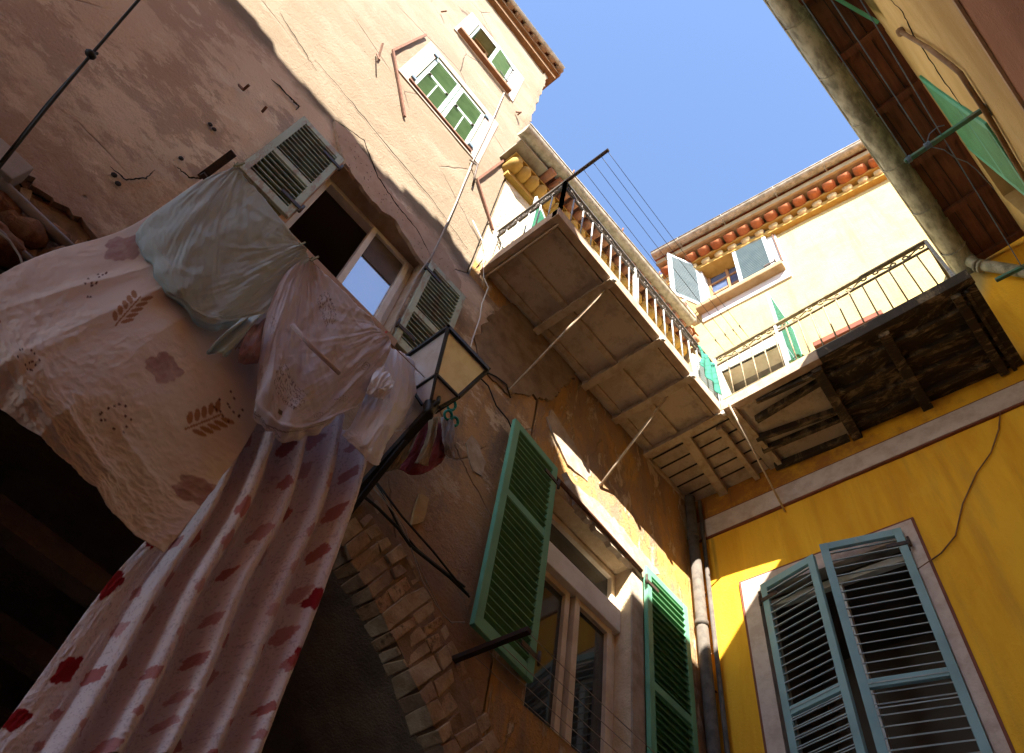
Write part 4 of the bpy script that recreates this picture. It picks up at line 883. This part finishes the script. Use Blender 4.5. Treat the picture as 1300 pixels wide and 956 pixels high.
# ================================================================== lantern
h=4.15; cx,cy=-.598*h,.355*h; wt=.0907*h/2; wb=.0472*h/2; zt_,zb_=h,h*.920
L=thing('street_lantern','large black four sided lantern with frosted panes on a wall arm','lantern',(cx,cy,zb_-.2))
c=lambda w_,z:[Vector((cx+a*w_,cy+b_*w_,z)) for a,b_ in ((-1,-1),(1,-1),(1,1),(-1,1))]
TC=c(wt,zt_);BC=c(wb,zb_); nk=Vector((cx,cy,zb_-.13)); NC=c(.035,zb_-.13)
b=MB()
for i in range(4):
    b.bar(TC[i],TC[(i+1)%4],.035,.035); b.bar(TC[i],BC[i],.024,.024); b.bar(BC[i],BC[(i+1)%4],.022,.022); b.bar(BC[i],NC[i],.018,.018)
b.build('frame',M['lampblack'],L,.003)
for i in range(4):
    j=(i+1)%4
    for (p,q,r_,s_) in ((TC[i],TC[j],BC[j],BC[i]),(BC[i],BC[j],NC[j],NC[i])):
        b=MB(); nn=(q-p).cross(r_-p).normalized()*.002; b.add([p-nn,q-nn,r_-nn,s_-nn,p+nn,q+nn,r_+nn,s_+nn],[(0,1,2,3),(7,6,5,4),(0,4,5,1),(1,5,6,2),(2,6,7,3),(3,7,4,0)]); b.build('pane',M['frost'],L)
b=MB(); b.ball((cx,cy,zb_+.10),.055,1,1,1.3,12); b.tube([Vector((cx,cy,zb_+.15)),Vector((cx,cy,zt_+.02))],.022,8); b.build('bulb',M['white'],L)
b=MB(); w2=wt*1.08; V=c(w2,zt_+.02)+c(.06,zt_+.16); b.hexa(V); b.hexa(c(.05,zt_+.16)+c(.02,zt_+.26)); b.build('roof',M['lampblack'],L)
b=MB(); b.tube([nk+Vector((0,0,.02)),nk,nk+Vector((0,0,-.06)),nk+Vector((0,0,-.09))],[.045,.05,.03,.035],10); b.build('collar',M['lampblack'],L)
wl=Vector((-3,cy+.0,A(438,640).z-.05)); e=nk+Vector((0,0,-.06))
b=MB(); b.bar(wl+Vector((0,0,.0)),e,.05,.06); b.bar(wl+Vector((0,0,-.22)),e+(wl-e)*.25+Vector((0,0,-.05)),.03,.03)
b.tube([e+Vector((-.02,0,.0)),e+Vector((.06,0,.06)),e+Vector((.05,0,.12)),e+Vector((.0,.0,.12))],.016,8); b.box(Fr(wl,(0,1,0),(1,0,0)),-.05,.05,0,.02,-.3,.12); b.build('arm',M['lampblack'],L,.004)
# ================================================================== laundry
def catmull(C,t):
    n=C.shape[0]-1; x=t*n; i=np.minimum(np.floor(x).astype(int),n-1); f=(x-i)[:,None,None]
    g=lambda k:C[np.clip(k,0,n)]
    def ext(k):
        r=C[np.clip(k,0,n)].copy(); lo_=(k<0); hi_=(k>n)
        r[lo_]=2*C[0]-C[1]; r[hi_]=2*C[n]-C[n-1]; return r
    p0,p1,p2,p3=ext(i-1),g(i),g(i+1),ext(i+2)
    return .5*((2*p1)+(-p0+p2)*f+(2*p0-5*p1+4*p2-p3)*f*f+(-p0+3*p1-3*p2+p3)*f**3)
def cloth(name,rows,nu,nv,disp,colf,lab,cat,group=None,parent=None,thick=.003,at=A):
    C=np.array([[tuple(at(*p)) for p in r] for r in rows])
    v=np.linspace(0,1,nv); u=np.linspace(0,1,nu)
    X=catmull(C,v); X=catmull(X.transpose(1,0,2),u)            # nu x nv x 3
    U,V=np.meshgrid(u,v,indexing='ij')
    du=np.gradient(X,axis=0); dv=np.gradient(X,axis=1); N=np.cross(du,dv); N/= (np.linalg.norm(N,axis=2,keepdims=True)+1e-9)
    if N[nu//2,nv//2,0]<0: N=-N
    X=X+N*disp(U,V)[...,None]
    mb=MB(); idx=np.arange(nu*nv).reshape(nu,nv)
    q=np.stack([idx[:-1,:-1],idx[1:,:-1],idx[1:,1:],idx[:-1,1:]],-1).reshape(-1,4)
    me=bpy.data.meshes.new(name); base=np.array(tuple(parent['_loc'])) if (parent is not None and '_loc' in parent) else np.zeros(3)
    me.from_pydata((X.reshape(-1,3)-base).tolist(),[],q.tolist()); me.polygons.foreach_set('use_smooth',[True]*len(me.polygons))
    ca=me.color_attributes.new('Col','FLOAT_COLOR','POINT'); col=np.ones((nu*nv,4)); col[:,:3]=colf(U,V).reshape(-1,3); ca.data.foreach_set('color',col.ravel())
    me.materials.append(M['cloth']); me.update(); o=bpy.data.objects.new(name,me); COL.objects.link(o)
    s=o.modifiers.new('solid','SOLIDIFY'); s.thickness=thick; s.offset=0
    if parent is not None: o.parent=parent
    elif lab: tag(o,lab,cat,group)
    return o
def rgb(c,U): return np.ones(U.shape+(3,))*np.array(c)
def lay(col,mask,c): m_=np.clip(mask,0,1)[...,None]; return col*(1-m_)+np.array(c)*m_
def poppy(U,V,cu,cv,r,asp,seed):
    x=(U-cu)*asp; y=(V-cv); a=np.arctan2(y,x); d=np.hypot(x,y)
    rr=r*(1+.12*np.cos(4*a+seed)+.06*np.cos(7*a+seed*2)+.04*np.cos(13*a+seed)); return np.clip((rr-d)/(r*.06),0,1)
def ridge(x,y,seed,o=4):
    t=0;a=.5
    for i in range(o): t=t+a*(1-np.abs(2*vnoise(x,y,seed+i)-1)); x=x*2.1;y=y*2.1;a*=.5
    return t
def leafspray(U,V,cu,cv,L,ang,asp):
    x=(U-cu)*asp; y=V-cv; ca,sa=math.cos(ang),math.sin(ang); s=x*ca+y*sa; t=-x*sa+y*ca; m_=np.zeros(U.shape)
    m_=np.maximum(m_,((np.abs(t)<L*.02)&(s>0)&(s<L)).astype(float))
    for i in range(5):
        for sd in (-1,1):
            c0=L*(.15+.19*i); px,py=s-c0-L*.10,t-sd*L*.17; b_=.75*sd; lx=px*math.cos(b_)+py*math.sin(b_); ly=-px*math.sin(b_)+py*math.cos(b_)
            m_=np.maximum(m_,np.clip((1-(lx/(L*.16))**2-(ly/(L*.065))**2)*4,0,1))
    return m_
# duvet
def d_duvet(U,V):
    bill=.05*np.sin(2*np.pi*(U*1.6+.35*V))*V*.6
    f1=.075*(ridge(U*3.6+V*1.0,V*.9,3,2)-.6)
    crum=.030*(ridge(U*8+V*3,V*9-U*3,8,4)-.5)*np.clip((V-.35)*1.8,0.06,1.1)
    return bill+f1+crum+(.002+.006*np.clip(V-.2,0,1))*(ridge(U*36+V*12,V*40,5,3)-.5)
def c_duvet(U,V):
    c=rgb((.84,.73,.67),U); n=fbm(U*5,V*5,4); c=lay(c,(n-.45)*1.1,(.82,.66,.52))
    asp=.75
    for cu,cv,L,a in ((.42,.47,.115,-1.9),(.83,.60,.12,-1.2),(.80,.30,.08,-1.6),(.12,.86,.1,-1.7)): c=lay(c,leafspray(U,V,cu,cv,L,a,asp)*.9,(.42,.17,.055))
    for cu,cv,r,s in ((.10,.30,.055,1),(.66,.50,.045,2),(.50,.16,.05,4),(.97,.75,.05,3)): c=lay(c,poppy(U,V,cu,cv,r,asp,s)*.55*(.6+.8*fbm(U*60,V*60,2)),(.28,.03,.045))
    rs=np.random.RandomState(1)
    for gu,gv in ((.22,.42),(.66,.70),(.30,.75),(.9,.45)):
        for k_ in range(14):
            a,b_=gu+rs.uniform(-.045,.045),gv+rs.uniform(-.045,.045); c=lay(c,np.clip((.0042-np.hypot((U-a)*asp,V-b_))/.0015,0,1),(.12,.03,.03))
    return c
cloth('duvet_cover',[[(262,222,.35),(300,268,.35),(345,325,.35),(400,395,.33)],
 [(165,285,.45),(215,340,.50),(280,400,.45),(360,470,.40)],
 [(62,318,.56),(120,400,.64),(205,470,.55),(318,556,.40)],
 [(-28,368,.62),(45,462,.72),(130,550,.62),(268,628,.44)],
 [(-95,455,.6),(18,528,.66),(112,616,.58),(212,700,.48)]],260,300,d_duvet,c_duvet,'wide cream duvet cover with brown leaf sprigs and a crumpled hem','duvet cover')
# poppy curtain
def d_curt(U,V):
    x=U*5.6-.15; p=np.sin(2*np.pi*x+.5*np.sin(3*V+U*4)); k_=np.clip((U-.16)*8,0.05,1)
    return .062*np.sign(p)*np.abs(p)**.75*k_+.010*(ridge(U*9,V*5,6)-.5)+.008*(ridge(U*40,V*40,3,3)-.5)
def c_curt(U,V):
    c=rgb((.86,.76,.77),U); n=fbm(U*60,V*70,9); c=lay(c,(np.abs(n-.47)<.012)*.35,(.30,.17,.22)); n=fbm(U*25,V*30,19); c=lay(c,(np.abs(n-.47)<.008)*.4,(.32,.20,.25))
    rs=np.random.RandomState(3)
    for cu,cv,r in ((.02,.50,.040),(.09,.72,.042),(.03,.87,.040),(.055,.36,.035),(.97,.55,.03),(.985,.70,.03)): c=lay(c,poppy(U,V,cu,cv,r*.95,.8,cu*40),(.36,.015,.02))
    k_=0
    for i in range(7):
        for j in range(9):
            cu=.19+i*.125+rs.uniform(-.025,.025); cv=.06+j*.112+(i%2)*.055+rs.uniform(-.02,.02); strong=rs.rand()
            r=rs.uniform(.018,.030)
            m_=poppy(U,V,cu,cv,r*.9,.8,rs.rand()*9)*(.5+.45*strong); c=lay(c,m_,(.50,.13,.12))
    return c
cloth('curtain',[[(292,468,.28),(345,490,.28),(400,520,.28),(470,548,.28)],
 [(225,630,.33),(290,628,.33),(370,636,.33),(448,628,.33)],
 [(135,742,.36),(215,748,.36),(310,750,.36),(408,742,.36)],
 [(45,866,.38),(150,866,.38),(262,866,.38),(361,866,.38)],
 [(-28,965,.4),(90,965,.4),(215,965,.4),(325,965,.4)]],300,260,d_curt,c_curt,'long pleated pink curtain printed with red poppies','curtain')
# blue cloth
def c_blue(U,V):
    c=rgb((.52,.60,.61),U); n=fbm(U*7,V*7,2); c=lay(c,(n-.4)*.8,(.56,.57,.55)); c=lay(c,np.clip((V-.80)*14,0,1)*.7,(.50,.66,.72)); c=lay(c,(np.abs(V-.885)<.005)*.5,(.2,.24,.25)); c=lay(c,(np.abs(V-.975)<.004)*.5,(.2,.24,.25))
    return c
def wrink(U,V,a,seed): return a*(ridge(np.arctan2(V+.05,U+.02)*9,np.hypot(U,V)*1.6,seed,3)-.5)*np.exp(-1.2*np.hypot(U,V))+a*(ridge(np.arctan2(V+.05,1.02-U)*9,np.hypot(1-U,V)*1.6,seed+4,3)-.5)*np.exp(-1.2*np.hypot(1-U,V))+.011*V*np.sin(2*np.pi*(U*3.3+.3*V)+seed)+.006*V*np.sin(2*np.pi*(U*7.1+.5*V)+seed)
def d_sheet(U,V):
    soft=.020*np.sin(5.5*np.arctan2(V+.15,U+.08)+1.0)*np.hypot(U,V)+.014*(ridge(U*2.2+V*1.2,V*2.0-U*1.5,13,2)-.5)
    hem=.007*np.exp(-((V-.86)/.02)**2)-.006*np.exp(-((V-.93)/.02)**2)+wrink(U,V,.030,5)
    return soft+hem+.016*(ridge(U*5+V*2.5,V*3.4-U*2,31,3)-.5)+.0035*(ridge(U*26+V*9,V*30-U*9,7,3)-.5)
T=cloth('fitted_sheet',[[(300,211,.55),(330,247,.55),(362,290,.55),(386,320,.55)],
 [(268,224,.53),(288,280,.57),(332,325,.57),(389,327,.555)],
 [(232,246,.52),(250,315,.58),(302,362,.58),(388,336,.56)],
 [(200,268,.50),(220,350,.575),(270,395,.58),(352,378,.575)],
 [(178,292,.47),(208,352,.55),(262,404,.57),(338,398,.57)],
 [(172,318,.44),(216,366,.50),(266,418,.53),(328,408,.54)]],150,150,d_sheet,c_blue,'pale grey blue fitted sheet pegged by its corners on the outer line','sheet',thick=.002)
cloth('hanging_corner',[[(306,405,.60),(330,400,.60)],[(280,425,.58),(312,425,.58)],[(262,447,.56),(290,452,.56)]],40,40,lambda U,V:.02*np.sin(U*9+V*3)+.008*(ridge(U*6,V*6,3)-.5),c_blue,None,None,parent=T)
# lilac sheet
def scrib(U,V,cu,cv,w_,h_,ang,seed,asp=.9):
    x=(U-cu)*asp;y=V-cv; ca,sa=math.cos(ang),math.sin(ang); s=(x*ca+y*sa)/w_; t=(-x*sa+y*ca)/h_
    row=np.floor(t*4+2); m_=(np.abs(s)<1-.15*np.abs(row-1.5))&(np.abs(t)<.5); ty=(t*4+2)-row-.5
    n=vnoise(s*22+row*7,ty*2.4+seed,seed); return m_&(np.abs(ty)<.34)&(np.abs(n-.5)<.10)
def c_lil(U,V):
    c=rgb((.68,.62,.68),U); n=fbm(U*6,V*6,2); c=lay(c,(n-.45)*.9,(.66,.57,.60)); c=lay(c,np.clip((V-.72)*6,0,1)*.5,(.80,.76,.84))
    for cu,cv,w_,h_,a,s in ((.42,.55,.14,.16,.25,1),(.38,.12,.10,.09,.4,4),(.82,.5,.05,.05,.2,6),(.3,.86,.18,.05,.15,8),(.10,.42,.05,.05,.3,9)): c=lay(c,scrib(U,V,cu,cv,w_,h_,a,s).astype(float)*.9,(.20,.14,.17))
    for cu,cv in ((.86,.28),(.72,.62),(.12,.66)):
        d=np.hypot((U-cu)*.9,V-cv); c=lay(c,((np.abs(d-.025)<.003)|(np.abs(d-.012)<.003))*.6,(.2,.14,.17))
    c=lay(c,((np.abs(V-.80-.05*np.sin(U*5))<.005))*.7,(.22,.17,.19)); c=lay(c,((np.abs(U-.42)<.02)&(np.abs(V-.70)<.018)),(.22,.15,.09))
    return c
def d_pil(U,V):
    soft=.026*np.sin(6*np.arctan2(V+.12,U+.07)+.6)*np.hypot(U,V)**.8+.016*(ridge(U*2.4+V,V*2.2-U*1.6,23,2)-.5)
    fold=.010*np.exp(-((V-.70-.10*np.sin(U*4))/.02)**2)+.005*np.exp(-((V-.92)/.02)**2)+wrink(U,V,.034,8)
    return soft+fold+.022*(ridge(U*4.5+V*2,V*3.6-U*2,37,3)-.5)+.0035*(ridge(U*26+V*8,V*28-U*8,7,3)-.5)
T=cloth('pillow_case',[[(388,326,.55),(424,362,.55),(458,398,.55),(492,432,.55)],
 [(360,350,.555),(400,402,.575),(442,440,.575),(487,458,.56)],
 [(340,395,.555),(368,450,.585),(422,484,.585),(474,486,.565)],
 [(331,440,.545),(350,496,.58),(402,522,.58),(458,514,.56)],
 [(326,485,.52),(342,530,.55),(384,547,.555),(440,530,.54)],
 [(324,512,.48),(344,541,.51),(386,556,.515),(436,534,.50)]],200,200,d_pil,c_lil,'lilac printed pillow case hanging open beside the lantern','pillow case',thick=.002)
b=MB(); pp=[A(371,412,.645),A(395,440,.66),A(431,474,.64)]; b.tube(pp,.012,8); b.build('cord',simple('lilac_cord',(.64,.54,.58),(.56,.46,.5)),T) 
def c_wh(U,V): c=rgb((.84,.84,.90),U); n=fbm(U*8,V*8,2); return lay(c,(n-.45)*.8,(.76,.74,.80))
dw=lambda sd:(lambda U,V:.05*(ridge(U*2.5+V*1,V*1.3-U*1,sd,3)-.5)+.014*(ridge(U*7,V*6,sd+5,3)-.5))
T=cloth('shirt',[[(486,430,.50),(498,440,.50),(508,448,.49),(518,456,.48)],
 [(476,466,.52),(494,482,.55),(510,492,.52),(526,496,.46)],
 [(462,506,.50),(482,520,.54),(502,528,.53),(516,526,.46)],
 [(446,538,.48),(466,558,.53),(482,566,.52),(500,552,.44)],
 [(434,552,.46),(454,573,.50),(474,591,.50),(484,574,.42)]],130,130,dw(3),c_wh,'crumpled white shirt hanging between the pillow case and the lantern','shirt')
cloth('pocket',[[(480,462,.56),(502,484,.58)],[(470,484,.59),(496,496,.61)],[(464,500,.57),(486,508,.59)]],40,40,dw(9),c_wh,None,None,parent=T)
cloth('blouse',[[(514,452,.42),(524,458,.42),(534,466,.40)],[(508,492,.44),(524,494,.44),(542,500,.40)],[(498,526,.43),(514,530,.43),(538,520,.38)],[(492,552,.40),(502,548,.42),(520,540,.38)]],90,90,dw(21),lambda U,V:lay(rgb((.74,.78,.90),U),(fbm(U*8,V*8,2)-.45)*.8,(.62,.66,.80)),'bluish white blouse half hidden by the lantern arm','blouse')
cloth('crumpled_cloth',[[(316,418,.50),(332,408,.50),(346,400,.48)],[(304,446,.52),(324,440,.55),(340,436,.50)],[(300,462,.50),(318,462,.52),(334,458,.48)]],60,60,dw(41),lambda U,V:lay(rgb((.50,.30,.29),U),(fbm(U*6,V*6,2)-.45)*2,(.72,.58,.58)),'small crumpled pink cloth tucked between the grey blue sheet and the pillow case','cloth')
# small clothes behind the lantern
cl=lambda col,c2:(lambda U,V:lay(rgb(col,U),(fbm(U*6,V*6,3)-.4)*1.4,c2))
cloth('small_garment',[[(538,538,.22),(552,532,.22),(566,540,.2)],[(520,570,.24),(540,572,.26),(566,570,.22)],[(500,592,.22),(526,604,.24),(560,588,.2)]],60,60,dw(11),cl((.23,.035,.045),(.30,.08,.10)),'dark red garment bunched behind the lantern arm','garment')
cloth('small_garment',[[(546,532,.30),(556,530,.30)],[(540,560,.31),(551,560,.32)],[(526,588,.30),(542,592,.3)]],40,50,dw(12),cl((.50,.40,.28),(.42,.32,.24)),'beige strip of clothing hanging over the red garment','garment')
cloth('small_garment',[[(560,530,.26),(574,532,.26)],[(562,560,.27),(576,560,.27)],[(568,582,.26),(577,582,.26)]],40,50,dw(14),cl((.42,.38,.38),(.34,.3,.3)),'grey white sock like garment pegged under the teal clip','garment')
cloth('small_garment',[[(520,548,.28),(532,545,.28)],[(500,575,.28),(520,575,.30)],[(488,600,.26),(506,596,.28)]],40,50,dw(17),cl((.34,.26,.17),(.28,.2,.13)),'brown beige garment nearest the lantern arm','garment')
b=MB()
for x,y,rr in ((573,514,.035),(569,527,.03),(577,535,.028)):
    c_=A(x,y,.27); b.tube([c_+Vector((.4*rr*math.sin(a),rr*math.cos(a),rr*math.sin(a))) for a in [i*math.pi/8 for i in range(17)]],.010,6)
tag(b.build('peg_hanger',M['teal']),'teal plastic ring hanger below the lantern','hanger')
# lines and pegs
ln=[A(297,206,.55),A(386,321,.55),A(492,432,.55),A(560,500,.50)]
for i,(q,lab) in enumerate(((0,'outer grey washing line carrying the fitted sheet and pillow case'),(-.20,'inner grey washing line carrying the duvet cover and curtain'))):
    b=MB(); P_=[Vector((p.x+q,p.y,p.z)) for p in ln]; b.tube(P_[:3]+[P_[3]],.0035,5); tag(b.build('washing_line',M['wire']),lab,'washing line')
def peg(p,mat,lab):
    p=Vector(p); b=MB()
    for sgn in (-1,1): b.bar(p+Vector((.004*sgn,0,-.035)),p+Vector((.010*sgn,.02,.045)),.009,.010)
    b.tube([p+Vector((-.01,0,0)),p+Vector((.01,0,0))],.006,6); o=b.build('clothes_peg',M[mat]); tag(o,lab,'clothes peg','pegs on the laundry line')
peg(A(379,310,.56),'peg','olive wooden peg at the right corner of the fitted sheet'); peg(A(396,328,.56),'peg','olive wooden peg at the top corner of the pillow case'); peg(A(301,208,.56),'peg','wooden peg at the upper end of the fitted sheet'); peg(A(484,424,.56),'pegred','red peg between the pillow case and the shirt')
# dry vine in the corner
b=MB(); rnd=random.Random(8); pts=[Vector((-2.80,5.27,5.9)),Vector((-2.77,5.28,5.5)),Vector((-2.79,5.27,5.0)),Vector((-2.74,5.28,4.5)),Vector((-2.76,5.27,4.0))]
pts=[B(x,y,.03) for x,y in ((881,712),(887,735),(893,765),(897,790),(893,820),(896,845),(900,870),(898,910))]
T=thing('dry_vine','dry brown vine hanging in the corner beside the downpipe','vine',tuple(pts[-1]))
b.tube(pts,.005,5); b.tube([p+Vector((-.05,-.01,.02*i)) for i,p in enumerate(pts[2:])],.003,5); b.build('stem',M['dry'],T)
b=MB()
for p in pts: 
    for k_ in range(7 if p is not pts[0] else 3): leafblob(b,p+Vector((rnd.uniform(-.1,.06),-.01,rnd.uniform(-.16,.16))),.03,2,.045,rnd)
b.build('foliage',M['dry'],T)
# tidy helper properties
for o in list(bpy.data.objects):
    if '_loc' in o: del o['_loc']
